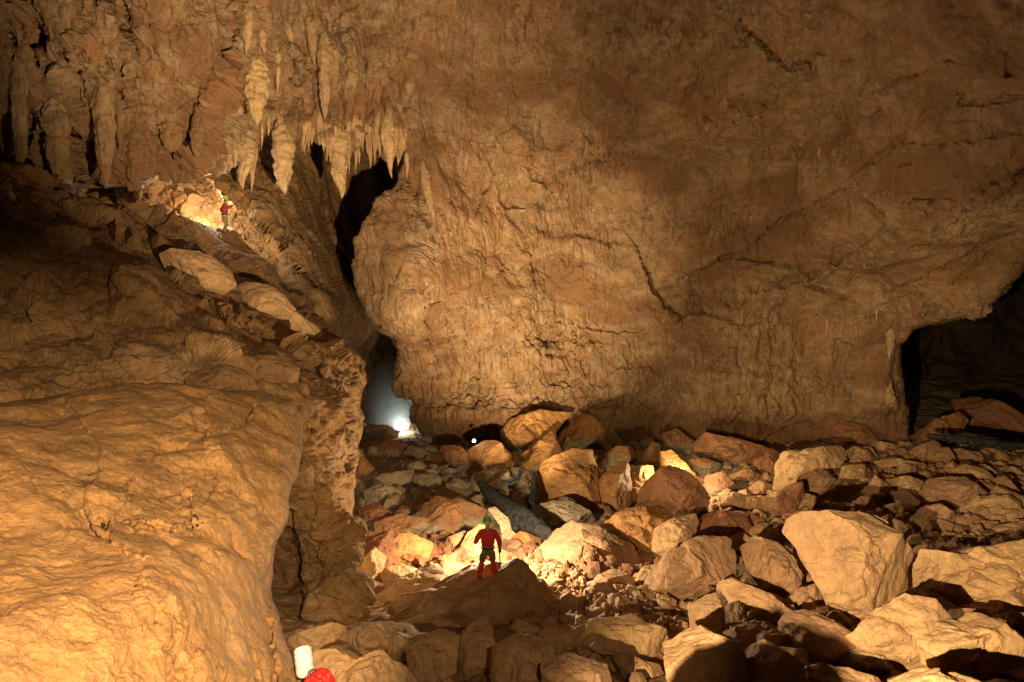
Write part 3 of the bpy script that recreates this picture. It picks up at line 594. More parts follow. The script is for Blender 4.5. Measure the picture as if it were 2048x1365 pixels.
BOULDERS = [
 # (name, transform, polygon, material, label, thickness)
 ('boulder', z1, [(300,690),(330,630),(400,605),(520,600),(690,625),(760,690),(830,790),(805,870),(835,960),(700,1030),(560,1115),(490,1105),(450,1000),(400,870),(350,760)], T_, "largest flat-topped tan boulder in the right foreground, split by a ledge across its face", .55),
 ('boulder', z1, [(95,760),(170,722),(250,750),(300,800),(335,880),(310,990),(240,1015),(180,950),(120,860)], T_, "tan boulder with a long pale pointed face just left of the largest flat-topped boulder", .7),
 ('boulder', z1, [(815,890),(840,850),(960,770),(1100,790),(1250,760),(1354,735),(1450,760),(1480,1000),(1354,1065),(1230,1070),(1100,1050),(960,1020),(880,970),(820,930)], T_, "wide tan boulder cut by the right edge of the photo, beside the largest flat-topped one", .7),
 ('boulder', z1, [(880,1180),(1000,1110),(1150,1070),(1260,1110),(1350,1240),(1290,1310),(1130,1340),(1000,1320),(920,1260)], T_, "lowest rounded tan boulder in the bottom right corner", .8),
 ('boulder', z1, [(520,1190),(640,1120),(720,1040),(850,980),(950,1010),(1010,1090),(900,1160),(890,1240),(760,1300),(640,1260)], T_, "pyramid-shaped tan boulder below the largest flat-topped boulder, left of the corner boulder", .8),
 ('rock', z1, [(540,970),(560,955),(660,990),(708,1050),(640,1100),(560,1125)], T_, "small wedge of rock leaning on the lower front of the largest flat-topped boulder", .4),
 ('rock', z1, [(570,545),(660,480),(690,440),(740,480),(755,520),(750,555)], T_, "sharp triangular tan rock with its point up, behind the largest flat-topped boulder", .6),
 ('boulder', z1, [(845,640),(900,590),(980,570),(1020,600),(1028,660),(960,675),(880,690)], T_, "smooth pale tan boulder behind the right shoulder of the largest flat-topped one", .8),
 ('rock', z1, [(780,630),(840,660),(880,710),(840,745),(790,700)], T_, "narrow slanting rock between the largest flat-topped boulder and the smooth pale one", .7),
 ('rock', z1, [(735,570),(800,555),(870,590),(840,620),(730,600)], T_, "low tan rock just below and right of the sharp triangular rock", .6),
 ('boulder', z1, [(920,500),(960,450),(1080,445),(1150,510),(1080,570),(1020,580),(940,540)], T_, "broad layered tan boulder in the middle of the right scree", .8),
 ('boulder', z1, [(1030,410),(1100,385),(1170,400),(1205,460),(1100,475),(1050,440)], T_, "blunt tan boulder right behind the broad layered boulder of the scree", .8),
 ('rock', z1, [(1075,590),(1150,530),(1205,580),(1130,625)], T_, "diamond-shaped rock to the right of the broad layered boulder", .7),
 ('rock', z1, [(1240,450),(1280,440),(1320,500),(1330,550),(1270,540)], T_, "upright tapering rock near the right edge, level with the broad layered boulder", .7),
 ('rock', z1, [(1225,660),(1380,645),(1390,720),(1230,720)], T_, "blocky rock at the right edge above the wide cut-off boulder", .7),
 ('rock', z1, [(1230,590),(1360,585),(1385,640),(1228,650)], T_, "shadowed flat rock at the right edge stacked on the blocky one", .7),
 ('boulder', z1, [(730,455),(830,440),(890,460),(860,520),(760,540)], T_, "tan boulder immediately right of the sharp triangular rock", .7),
 ('boulder', z1, [(540,340),(590,305),(640,320),(660,350),(620,385),(560,380)], T_, "upper of two stacked tan blocks beside the long upper slab", .8),
 ('boulder', z1, [(520,470),(545,395),(630,385),(625,430),(590,470)], T_, "lower of two stacked tan blocks beside the long upper slab", .8),
 ('rock', z1, [(655,310),(700,280),(760,290),(830,320),(820,335),(700,320)], T_, "low brightly lit tan rock at the back left of the right scree", .7),
 ('rock', z1, [(835,350),(870,310),(940,280),(970,300),(950,345),(890,370)], T_, "wedge-shaped tan rock leaning right in the back row of the scree", .7),
 ('rock', z1, [(940,370),(960,320),(1010,310),(1030,350),(1020,380)], T_, "round-topped tan rock right of the wedge in the back row of the scree", .8),
 ('rock', z1, [(1020,320),(1070,310),(1100,330),(1040,352)], T_, "small flat rock tucked behind the round-topped one in the back row", .7),
 ('stone_slab', z1, [(690,370),(760,355),(880,375),(880,390),(760,390),(730,418)], T_, "thin tan slab with a black shadow beneath, in front of the low bright rock", .8),
 ('boulder', z1, [(1065,90),(1160,80),(1250,105),(1354,170),(1440,230),(1350,275),(1200,240),(1090,210)], U_, "huge tilted brown slab below the dark passage at the right edge", .5),
 ('boulder', z1, [(790,310),(860,250),(960,190),(1050,145),(1090,180),(1060,230),(900,290),(830,315)], U_, "long slanting dark boulder with a wet lit tip, left of the huge tilted slab", .6),
 ('boulder', z1, [(470,210),(540,193),(620,205),(680,280),(610,310),(540,300),(480,260)], U_, "blunt brown boulder with two knobs on top, at the back near the wall foot", .8),
 ('boulder', z1, [(230,480),(260,340),(290,325),(530,300),(545,340),(500,400),(400,400),(340,430),(300,500),(260,560),(220,530)], T_, "long tan slab with an upright left side, at the left of the right scree", .6),
 ('boulder', z1, [(200,590),(280,490),(350,470),(355,520),(300,600),(270,640)], U_, "purple-brown leaning rock against the long upper slab", .7),
 ('stone_slab', z1, [(340,420),(440,410),(510,430),(480,460),(360,465)], T_, "upper thin slab in the shadowed gap under the long upper slab", .7),
 ('stone_slab', z1, [(355,480),(480,490),(470,515),(370,510)], T_, "lower thin slab in the shadowed gap under the long upper slab", .7),
 ('rock', z1, [(120,600),(180,640),(195,690),(150,705),(115,660)], U_, "small knobbly rock above the boulder with the long pale pointed face", .8),
 ('boulder', z1, [(-20,910),(60,905),(220,980),(350,1090),(270,1140),(100,1120),(-20,1090)], T_, "wide low tan slab below the boulder with the long pale pointed face", .6),
 ('rock', z1, [(270,1070),(300,1040),(400,1090),(425,1150),(350,1160),(290,1120)], T_, "small rounded tan rock at the right end of the wide low slab", .8),
 ('rock', z1, [(240,1060),(340,960),(430,930),(450,1060),(340,1070)], T_, "tan rock wedged at the lower left of the largest flat-topped boulder", .7),
 ('rock', z1, [(330,860),(400,870),(410,930),(350,960),(325,920)], T_, "small rock in the gap between the pointed-face boulder and the largest one", .8),
 ('boulder', z1, [(240,1340),(400,1300),(560,1310),(680,1350),(720,1430),(240,1430)], T_, "half-lit tan boulder cut by the bottom edge, left of the corner boulder", .7),
 ('stone_slab', z1, [(350,1220),(520,1205),(700,1250),(750,1300),(600,1290),(420,1250)], P_, "grey-streaked flat slab below the pyramid-shaped boulder", .6),
 ('rock', z1, [(1185,300),(1230,290),(1290,300),(1235,352)], T_, "small tan rock under the huge tilted brown slab", .8),
 ('rock', z1, [(1280,335),(1354,308),(1400,320),(1354,348)], T_, "small lit rock at the right edge under the huge tilted brown slab", .8),
 ('rock', z1, [(1150,380),(1185,385),(1225,420),(1190,432)], T_, "sliver of rock right of the blunt boulder in the scree", .8),
 ('rock', z1, [(1255,390),(1310,395),(1350,432),(1290,425)], T_, "small angular rock above the upright tapering rock", .8),
 ('rock', z1, [(1100,640),(1225,640),(1220,685),(1120,680)], T_, "flat rock below the diamond-shaped one", .7),
 ('boulder', z1, [(1060,470),(1150,455),(1240,500),(1190,520),(1150,505)], T_, "low rock filling the gap right of the broad layered boulder", .7),
 ('boulder', z1, [(1240,1075),(1354,1062),(1440,1080),(1440,1220),(1354,1220),(1290,1130)], T_, "grey-brown boulder at the right edge, half behind the corner boulder", .7),
 # centre
 ('boulder', z2, [(5,230),(60,180),(180,140),(330,150),(240,240),(215,340),(150,370),(75,330),(30,290)], O_, "large orange boulder against the wall foot, left of two side by side", .7),
 ('boulder', z2, [(80,440),(100,340),(230,240),(270,330),(200,370),(120,450)], O_, "brown-orange block leaning on the front of the large wall-foot boulder", .6),
 ('boulder', z2, [(225,300),(360,152),(420,180),(475,235),(400,280),(340,320),(230,335)], O_, "glistening orange boulder with a peaked top, right of two at the wall foot", .7),
 ('boulder', z2, [(155,450),(200,370),(330,315),(420,320),(440,400),(448,610),(380,600),(300,545),(160,550),(150,500)], O_, "tall muddy orange boulder right of the driftwood", .7),
 ('boulder', z2, [(450,470),(490,420),(570,375),(585,400),(582,560),(540,615),(480,600),(455,540)], O_, "narrow wet orange boulder right beside the tall muddy one", .7),
 ('rock', z2, [(485,340),(530,305),(590,310),(610,360),(580,390),(500,400)], O_, "wet shiny orange rock behind the narrow wet boulder", .8),
 ('rock', z2, [(640,395),(650,340),(690,288),(720,300),(728,360),(718,405),(650,405)], T_, "brightly lit upright rock spike right of centre", .7),
 ('boulder', z2, [(730,330),(780,320),(850,400),(930,480),(900,510),(800,430),(735,390)], O_, "brightly lit golden slanting rock right of the lit spike", .5),
 ('boulder', z2, [(598,400),(690,390),(700,440),(650,500),(610,530),(596,450)], T_, "pale lit block below the lit rock spike", .6),
 ('boulder', z2, [(620,590),(640,500),(700,430),(775,385),(850,420),(930,510),(925,600),(800,635),(740,610)], U_, "dark brown pointed boulder in front of the brightly lit rocks", .6),
 ('rock', z2, [(495,195),(545,163),(595,190),(602,240),(540,262),(498,240)], O_, "small orange cube-like rock at the wall foot right of the peaked boulder", .8),
 ('stone_slab', z2, [(885,290),(930,235),(1050,262),(1180,300),(1215,330),(1170,400),(1050,360),(960,330),(890,325)], U_, "long brown slab with a pale edge behind the brightly lit rocks", .6),
 ('rock', z2, [(740,250),(800,225),(870,280),(870,330),(820,340),(760,300)], U_, "dull brown rock left of the long brown slab", .8),
 ('rock', z2, [(860,365),(930,360),(990,380),(960,430),(890,420)], O_, "small golden rock below the long brown slab", .8),
 ('rock', z2, [(935,440),(1010,420),(1050,470),(1000,520),(930,500)], U_, "dark brown rock right of the dark pointed boulder, upper of two", .8),
 ('rock', z2, [(1000,515),(1080,518),(1135,545),(1100,605),(1005,575)], T_, "squarish tan rock right of the dark pointed boulder, lower of two", .7),
 ('rock', z2, [(1140,565),(1170,530),(1245,540),(1225,605),(1140,605)], T_, "rounded tan rock left of the purple-brown leaning rock", .8),
 ('boulder', z2, [(420,670),(520,610),(640,575),(740,570),(785,620),(700,690),(680,810),(600,745),(500,700)], O_, "mustard-brown boulder between the tall muddy boulder and the purple-stained one", .6),
 ('boulder', z2, [(120,790),(190,740),(260,670),(320,640),(480,690),(600,750),(632,840),(620,890),(440,870),(300,900),(170,870)], T_, "wide bright orange boulder with dark purple stains, right of the standing caver", .6),
 ('boulder', z2, [(680,700),(760,650),(880,612),(898,650),(850,740),(760,830),(690,830)], T_, "tan face with a raised right corner, upper left block of the purple-stained pile", .6),
 ('boulder', z2, [(880,700),(900,640),(970,598),(1100,615),(1135,690),(1060,740),(930,760)], U_, "purple-stained top block of the pile left of the pointed-face boulder", .7),
 ('boulder', z2, [(660,910),(730,820),(860,730),(1080,700),(1100,770),(1060,870),(940,930),(820,990),(760,1012),(670,965)], T_, "broad tan base block of the purple-stained pile", .6),
 ('rock', z2, [(805,965),(870,900),(960,920),(988,955),(900,995),(810,1000)], T_, "tan rock at the foot of the purple-stained pile", .7),
 ('boulder', z2, [(858,1020),(980,980),(1005,1040),(1000,1110),(1070,1130),(960,1175),(860,1155)], T_, "tan block left of the wide low slab, right of the dark shaded gravel", .6),
 ('boulder', z2, [(215,1170),(420,1090),(600,1070),(740,1130),(792,1190),(795,1280),(660,1290),(540,1235),(350,1230)], T_, "broad smooth tan boulder at the bottom centre, right of the caver's rock", .6),
 ('rock', z2, [(520,1260),(560,1245),(720,1290),(735,1345),(560,1350)], T_, "flat tan rock in front of the broad smooth bottom-centre boulder", .6),
 ('rock', z2, [(790,1250),(850,1245),(912,1320),(820,1345)], T_, "small tan rock at the right end of the broad smooth bottom-centre boulder", .8),
 ('rock', z2, [(480,970),(535,928),(572,960),(535,1002),(490,998)], O_, "orange rock the size of a bucket in the bright gravel", .9),
 ('stone_slab', z2, [(150,570),(300,545),(400,590),(440,660),(320,650),(260,690),(140,630)], P_, "pale silty ledge under the tall muddy orange boulder", .6),
 ('rock', z2, [(45,725),(100,690),(180,720),(175,765),(60,765)], O_, "small ochre rock right of the caver on pale silt", .8),
 ('rock', z2, [(715,195),(800,172),(885,202),(840,232),(735,220)], P_, "flat pale rock at the wall foot behind the long brown slab, left of three", .8),
 ('rock', z2, [(980,128),(1060,118),(1072,172),(985,180)], P_, "cream coloured block at the wall foot, middle of three", .8),
 ('rock', z2, [(1110,212),(1180,188),(1225,212),(1200,242),(1115,238)], U_, "rounded brown rock at the wall foot, right of three", .8),
 ('rock', z2, [(600,235),(680,200),(745,240),(665,275)], P_, "low grey rock behind the lit spike", .8),
 ('rock', z2, [(375,295),(460,262),(525,282),(480,315),(390,310)], U_, "flat dark rock right in front of the peaked wall-foot boulder", .8),
 ('boulder', z2, [(1180,400),(1210,310),(1262,330),(1240,440),(1190,450)], U_, "dark rust-coloured rock left of the long upper slab", .7),
 ('rock', z2, [(1040,430),(1130,400),(1180,440),(1130,480),(1060,470)], U_, "mottled brown rock below the long brown slab's right end", .8),
 ('rock', z2, [(1130,490),(1180,460),(1235,480),(1220,525),(1150,530)], T_, "tan rock right of the squarish one", .8),
 # left of centre
 ('boulder', z3, [(780,830),(850,815),(930,840),(1035,945),(1000,990),(860,995)], O_, "triangular orange boulder below the small white lamp, left of two", .6),
 ('boulder', z3, [(985,860),(1100,795),(1190,810),(1290,930),(1312,1040),(1150,1050),(1030,1055)], O_, "trapezoid orange boulder with a pale silty foot, below the small white lamp, right of two", .6),
 ('rock', z3, [(1320,940),(1400,905),(1420,960),(1370,1040),(1315,1020)], O_, "orange rock leaning by the dark gap above the driftwood", .7),
 ('cobble', z3, [(1098,1065),(1150,1035),(1205,1080),(1165,1152),(1120,1135)], P_, "smooth pale heart-shaped stone beside the top of the driftwood", .9),
 ('cobble', z3, [(958,1095),(1010,1058),(1052,1092),(1020,1135)], P_, "pale pointed stone left of the top of the driftwood", .9),
 ('cobble', z3, [(995,1195),(1060,1162),(1118,1212),(1085,1250),(1020,1225)], P_, "round pale stone below left of the driftwood", .9),
 ('cobble', z3, [(1285,1095),(1340,1058),(1405,1120),(1390,1175),(1310,1155)], P_, "oval pale stone between the driftwood and the upright dark branch", .9),
 ('rock', z3, [(685,1085),(750,1028),(808,1060),(790,1115),(700,1125)], O_, "rounded orange rock at the left of the pale cobbles", .8),
 ('boulder', z3, [(590,1310),(640,1220),(720,1165),(860,1200),(900,1190),(1080,1260),(1125,1370),(900,1420),(600,1410)], U_, "wide rust-orange slab just behind and left of the standing caver", .5),
 ('boulder', z3, [(165,1010),(175,820),(220,845),(360,1015),(335,1070),(215,1110)], U_, "dark leaning triangular slab at the foot of the left pillar", .5),
 ('stone_slab', z3, [(230,1100),(400,1020),(585,990),(575,1070),(400,1140),(290,1160)], P_, "pale flat silty slab right of the dark leaning triangle", .6),
 ('rock', z3, [(560,960),(640,935),(700,975),(640,1040),(570,1040)], P_, "pale square stone at the right end of the flat silty slab", .8),
 ('stone_slab', z3, [(350,985),(440,955),(600,950),(780,985),(640,1010),(440,1010)], U_, "long brown slab above the pale flat silty slab", .7),
 ('boulder', z3, [(330,830),(400,795),(490,790),(565,840),(500,925),(340,915)], U_, "dark brown mound below the misty fissure", .7),
 ('rock', z3, [(530,880),(600,830),(700,870),(745,925),(640,940)], U_, "reddish rock right of the dark brown mound", .8),
 ('rock', z3, [(655,850),(720,830),(785,865),(760,900),(680,890)], P_, "pale stone left of the triangular orange boulder, lower of two", .8),
 ('rock', z3, [(648,780),(700,750),(765,800),(730,845),(660,830)], P_, "round pale stone in the dark left of the small white lamp, upper of two", .8),
 ('rock', z3, [(200,740),(300,690),(420,690),(500,730),(470,780),(250,790)], U_, "dark rock sill across the foot of the misty fissure", .8),
 ('rock', z3, [(500,715),(545,690),(600,672),(625,700),(590,740),(520,745)], O_, "small glowing orange rock beside the light in the fissure", .8),
]
def z4(p): return [(850 + x * .1612, 980 + y * .1612) for x, y in p]
I_ = lambda p: p
BOULDERS += [
 ('rock', z4, [(225,690),(300,600),(480,525),(500,650),(400,805)], T_, "angular tan slab standing left of the caver's knees", .5),
 ('boulder', z4, [(440,780),(520,530),(640,440),(760,470),(900,640),(900,900),(700,960),(560,950)], T_, "bright flat rock face directly behind the caver's legs", .5),
 ('cobble', z4, [(560,470),(640,410),(690,440),(640,520),(570,520)], O_, "small orange cobble left of the caver's chest", .9),
 ('cobble', z4, [(560,130),(640,70),(790,170),(740,220),(640,190)], P_, "pale rounded cobble above the caver's helmet", .8),
 ('boulder', z4, [(780,260),(860,215),(1000,350),(1130,520),(1040,690),(960,690),(940,450)], P_, "long pale smooth stone right of the caver's shoulder", .6),
 ('cobble', z4, [(1140,500),(1250,470),(1440,550),(1440,600),(1300,590)], P_, "pale lens-shaped stone under the lower end of the driftwood", .7),
 ('boulder', I_, [(738,1105),(765,1078),(815,1068),(862,1088),(850,1122),(790,1128)], O_, "rounded orange rock left of the caver, upper of a row by the pillar", .7),
 ('rock', I_, [(722,1125),(745,1098),(768,1118),(762,1145),(735,1168),(716,1150)], T_, "pitted orange rock wedged against the foot of the left pillar", .8),
 ('rock', I_, [(760,1142),(800,1130),(832,1140),(822,1166),(772,1168)], T_, "bright orange block right of the pitted rock at the pillar foot", .8),
 ('boulder', I_, [(752,1045),(800,1030),(850,1040),(858,1065),(790,1075),(755,1070)], U_, "flat rust-coloured rock below the rust-orange slab", .7),
 ('rock', I_, [(728,985),(770,968),(800,985),(790,1010),(740,1015)], P_, "dull pale rock right of the pillar beside the silty slab", .8),
 ('rock', I_, [(716,1020),(750,1010),(785,1030),(770,1060),(725,1062)], U_, "brown rock against the pillar above the rounded orange one", .8),
 ('boulder', I_, [(1590,950),(1640,935),(1665,960),(1640,990),(1600,985)], T_, "brown rock in the shadow under the long upper slab's right end", .7),
 ('boulder', I_, [(1500,1062),(1535,1048),(1570,1075),(1560,1100),(1510,1090)], T_, "low tan rock between the purple-stained pile and the largest boulder", .7),
 ('boulder', I_, [(905,1345),(918,1290),(940,1250),(972,1235),(984,1262),(984,1310),(965,1372),(905,1375)], T_, "upright pointed shard of rock at the bottom, just below the caver's rock", .5),
 ('boulder', I_, [(985,1300),(1040,1275),(1095,1290),(1110,1330),(1075,1400),(990,1400)], T_, "shaded block at the bottom right of the upright pointed shard", .6),
 ('boulder', I_, [(330,512),(352,500),(400,506),(428,520),(458,548),(462,572),(440,590),(405,578),(372,556),(345,545)], T_, "upper of two pale blocks of the slanting ledge below the climbing caver", .6),
 ('boulder', I_, [(468,575),(500,566),(540,572),(572,600),(596,628),(640,664),(650,682),(610,676),(560,660),(520,638),(488,612)], T_, "lower of two pale blocks of the slanting ledge below the climbing caver", .6),
 ('boulder', I_, [(380,765),(400,742),(450,732),(490,742),(508,775),(490,790),(440,786)], M['slope'], "left of two pale slabs lying on the ledge above the lower-left wall", .6),
 ('boulder', I_, [(485,735),(500,716),(545,712),(592,738),(590,762),(545,776),(505,770)], M['slope'], "right of two pale slabs lying on the ledge above the lower-left wall", .6),
 ('boulder', I_, [(1085,1330),(1140,1310),(1215,1335),(1225,1420),(1085,1420)], T_, "dim block at the bottom edge below the broad smooth boulder", .7),
 ('boulder', I_, [(815,1300),(870,1262),(915,1280),(908,1340),(860,1385),(820,1370)], T_, "shaded boulder at the bottom left of the upright pointed shard", .7),
 ('boulder', I_, [(680,1270),(730,1250),(800,1262),(820,1300),(760,1318),(700,1305)], T_, "dim flat boulder between the pillar and the bottom foreground rock", .6),
 ('boulder', I_, [(600,1270),(660,1250),(700,1270),(690,1310),(620,1312)], T_, "dim rounded boulder behind the white jar", .7),
 ('boulder', I_, [(588,1400),(600,1345),(628,1316),(665,1312),(705,1335),(745,1316),(795,1336),(826,1362),(835,1440),(600,1450)], T_, "brown foreground boulder carrying the white jar and the red bag", .9),
 ('boulder', I_, [(1330,1290),(1400,1262),(1480,1290),(1500,1350),(1440,1400),(1340,1400)], T_, "boulder lost in shadow at the bottom edge right of centre", .7),
 ('boulder', I_, [(1480,1300),(1540,1290),(1600,1330),(1600,1400),(1480,1400)], T_, "shadowed boulder left of the half-lit one at the bottom edge", .7),
 ('boulder', I_, [(1800,1365),(1850,1345),(1920,1350),(1980,1380),(1980,1440),(1800,1440)], T_, "boulder mostly below the frame under the corner boulder", .7),
]
k = 0
for nm, tf, poly, mat, lab, th in BOULDERS:
    if len(lab.split()) > 16: print("LONG", lab)
    Q = np.array(tf(poly)); dd = None
    if "carrying the white jar" in lab: dd = 8.1
    if "of the slanting ledge" in lab: dd = 23.0 if lab.startswith("upper") else 25.0
    if "above the lower-left wall" in lab: dd = 14.6 if lab.startswith("left") else 17.2
    if "right of the standing caver" in lab: dd = 22.6
    if "directly behind the caver's legs" in lab: dd = 23.3
    rock(nm, Q, mat, lab, 'cobble' if nm == 'cobble' else ('slab' if nm == 'stone_slab' else ('boulder' if nm == 'boulder' else 'rock')),
         group={'cobble': "pale cobbles around the driftwood"}.get(nm, "boulders and rocks of the breakdown pile"), seed=k, d=dd, thick=th * 1.25,
         p=2.3 if nm == 'cobble' else 5.0, facets=3 if nm == 'cobble' else 18)
    k += 1
# the rock the caver stands on
cr_o = rock('boulder', [(640,1285),(690,1248),(770,1222),(850,1194),(905,1160),(938,1143),(985,1143),(1040,1152),(1082,1170),(1104,1198),(1100,1220),(1150,1265),(1110,1345),(980,1365),(840,1350),(700,1320)], T_,
     "big peaked boulder in shadow with a bright rim, under the standing caver's feet", 'boulder', "boulders and rocks of the breakdown pile", seed=503, d=17.6, thick=1.0, p=3.0, facets=12, grow=1.0)
rock('boulder', [(692,1232),(745,1195),(800,1160),(868,1131),(884,1148),(874,1180),(850,1206),(770,1235),(710,1245)], T_, "spur of rock left of the caver's boulder, its right end brightly lit", 'boulder', "boulders and rocks of the breakdown pile", seed=504, d=18.9, thick=.9, p=3.6, facets=8)
print("boulders", round(time.time() - T0, 1))
# filler rocks, in the gaps
rs = np.random.RandomState(5); PROTO = {}
zones = [((1480, 2060), (905, 1330), 120, T_, "small tan scree rock filling gaps between the boulders on the right", "scree rocks on the right"),
         ((1180, 1560), (830, 1010), 55, U_, "small brown rock in the dim rubble below the far wall", "dim rubble below the far wall"),
         ((850, 1075), (945, 1060), 36, P_, "small pale silt-covered stone around the driftwood", "small pale stones around the driftwood"),
         ((700, 900), (880, 1150), 55, O_, "small orange rock in the rubble right of the pillar", "rubble right of the pillar"),
         ((1050, 1320), (1150, 1260), 60, T_, "fist-to-bucket-sized stone in the bright gravel patch", "loose stones of the bright gravel patch"),
         ((620, 1500), (1270, 1400), 18, T_, "small shaded rock in the bottom foreground rubble", "shaded foreground rubble")]
for (xa, xb), (ya, yb), n, mat, lab, grp in zones:
    for i in range(n):
        x = rs.uniform(xa, xb); y = rs.uniform(ya, yb); pale = mat is P_
        s = rs.uniform(8, 27) * (.5 + (y - 800) / 500) * (.6 if "bright gravel" in lab else 1)
        if rs.rand() < .15: s *= 1.5
        a = rs.uniform(.9, 1.5); m = rs.randint(5, 8); t0 = rs.uniform(0, 6)
        poly = [(x + s * a * math.cos(t0 + j * 2 * math.pi / m + rs.uniform(-.2, .2)) * rs.uniform(.75, 1.1), y + s * .75 * math.sin(t0 + j * 2 * math.pi / m + rs.uniform(-.2, .2)) * rs.uniform(.75, 1.1)) for j in range(m)]
        poly.sort(key=lambda q: math.atan2(q[1] - y, q[0] - x))
        kd = 'pale' if pale else ('tan' if mat is T_ else 'rust')
        if kd not in PROTO: PROTO[kd] = []
        if len(PROTO[kd]) < 9:
            hx = 1200 + 40 * len(PROTO[kd]); pp = [(hx + (qx - x) / s * 26, 1100 + (qy - y) / s * 26) for qx, qy in poly]
            o = rock('stone', pp, mat, lab, 'rock', grp, seed=600 + k, d=20.0, thick=1.2, p=2.5 if pale else 3.2, facets=6); PROTO[kd].append(o)
        else: o = PROTO[kd][rs.randint(9)].copy(); COL.objects.link(o)
        d = floor_depth(x, y + s * .6); o.location = at(x, y, d + .15); sc_ = s / 26 * d / 20; o.scale = (sc_ * rs.uniform(.8, 1.25), sc_ * rs.uniform(.8, 1.25), sc_ * rs.uniform(.8, 1.2))
        o.rotation_euler = (rs.uniform(-.5, .5), rs.uniform(-.6, .6), rs.uniform(-1.2, 1.2)); tag(o, lab, 'rock', grp); o.name = {'s': 'scree_rock', 'd': 'rubble_rock', 'l': 'loose_stone'}.get(grp[0], 'rock'); k += 1
# gravel, one mass
def rubble(name, zone, n, mat, label, smin, smax):
    S, F = sphere(2); vs = []; fs = []; off = 0
    for i in range(n):
        px = rs.uniform(*zone[0]); py = rs.uniform(*zone[1]); d = floor_depth(px, py); c = at(px, py, d); x, y = c[0], c[1]
        c[2] = max(float(floor_full(np.array([x]), np.array([y]))[0]), c[2] - .3) + .01
        r = rs.uniform(smin, smax) * (1 + 2 * (rs.rand() ** 6)); sc_ = rs.uniform(.6, 1.3, 3) * r
        A = Matrix.Rotation(rs.uniform(0, 6), 3, 'Z') @ Matrix.Rotation(rs.uniform(0, 6), 3, 'X')
        vs.append((S * rs.uniform(.8, 1.15, (len(S), 1)) * sc_) @ np.array(A) + c); fs.append(F + off); off += len(S)
    o = np_mesh(name, np.concatenate(vs), np.concatenate(fs), mat, smooth=False); tag(o, label, None, None, "stuff"); return o
rubble("gravel", ((1040, 1330), (1120, 1275)), 900, T_, "loose pale gravel among the boulders right of the caver", .03, .09)
rubble("rubble", ((1400, 2080), (880, 1340)), 2600, T_, "fine broken rock between the boulders on the right", .05, .19)
rubble("rubble", ((1090, 1460), (1165, 1345)), 700, T_, "fine tan broken rock around the caver's boulder", .04, .13)
rubble("rubble", ((690, 1450), (850, 1165)), 1900, U_, "fine broken rock on the floor of the chamber centre", .05, .17)
print("fill", k, round(time.time() - T0, 1))
# ------------------------------------------------------------------ stalactites
def stalactite(name, x0, y0, x1, y1, w, d, label, group, seed=0, mat=None, flat=.8, blunt=.0, up=False, cat='stalactite'):
    nz = int(np.clip(abs(y1 - y0) / 2, 12, 90)); na = int(np.clip(w, 10, 56))
    t = np.linspace(0, 1, nz); A = np.linspace(0, 2 * math.pi, na, endpoint=False); Tt, Aa = np.meshgrid(t, A, indexing='ij')
    m = d / FPX; r0 = w * .5 * m; L_ = abs(y1 - y0) * m
    prof = (1 - Tt ** (2.2 + blunt * 5)) * (1 - .45 * Tt) + .35 * np.exp(-(Tt / .12) ** 2) + .03
    Pn = np.stack([np.cos(Aa) * r0 + seed * 5.1, np.sin(Aa) * r0, Tt * L_], -1)
    lump = 1 + .22 * noise(Pn, (r0 * 1.2, r0 * 1.2, max(L_ * .16, .2)), seed % 9) + .24 * noise(Pn, (r0 * .35, r0 * .35, L_ * .4), 5 + seed % 5) + .26 * noise(Pn, (r0 * .7, r0 * .7, max(.12, L_ * .06)), 8)
    R = r0 * np.maximum(prof * np.clip(Tt / .28, .02, 1) ** .7, .02) * lump
    wob = noise(np.stack([Tt * 3 + seed, Tt * 0, Tt * 0], -1), 1, 3) * r0 * .35 * Tt
    a = at(x0, y0, d + m * w * .15); b = at(x1, y1, d - m * w * .1)
    axis_ = a[None, None] * (1 - Tt[..., None]) + b[None, None] * Tt[..., None]
    X = axis_ + (R * np.cos(Aa) + wob)[..., None] * CR + (R * np.sin(Aa) * flat)[..., None] * np.array([0, 1.0, 0])
    base = a.copy(); X = X - base
    idx = np.arange(nz * na).reshape(nz, na); nx_ = np.roll(idx, -1, 1)
    F = np.stack([idx[:-1], idx[1:], nx_[1:], nx_[:-1]], -1).reshape(-1, 4)
    o = np_mesh(name, X.reshape(-1, 3), F, mat or M['flow']); o.location = base
    return tag(o, label, cat, group)
G = "stalactites along the edge of the roof"
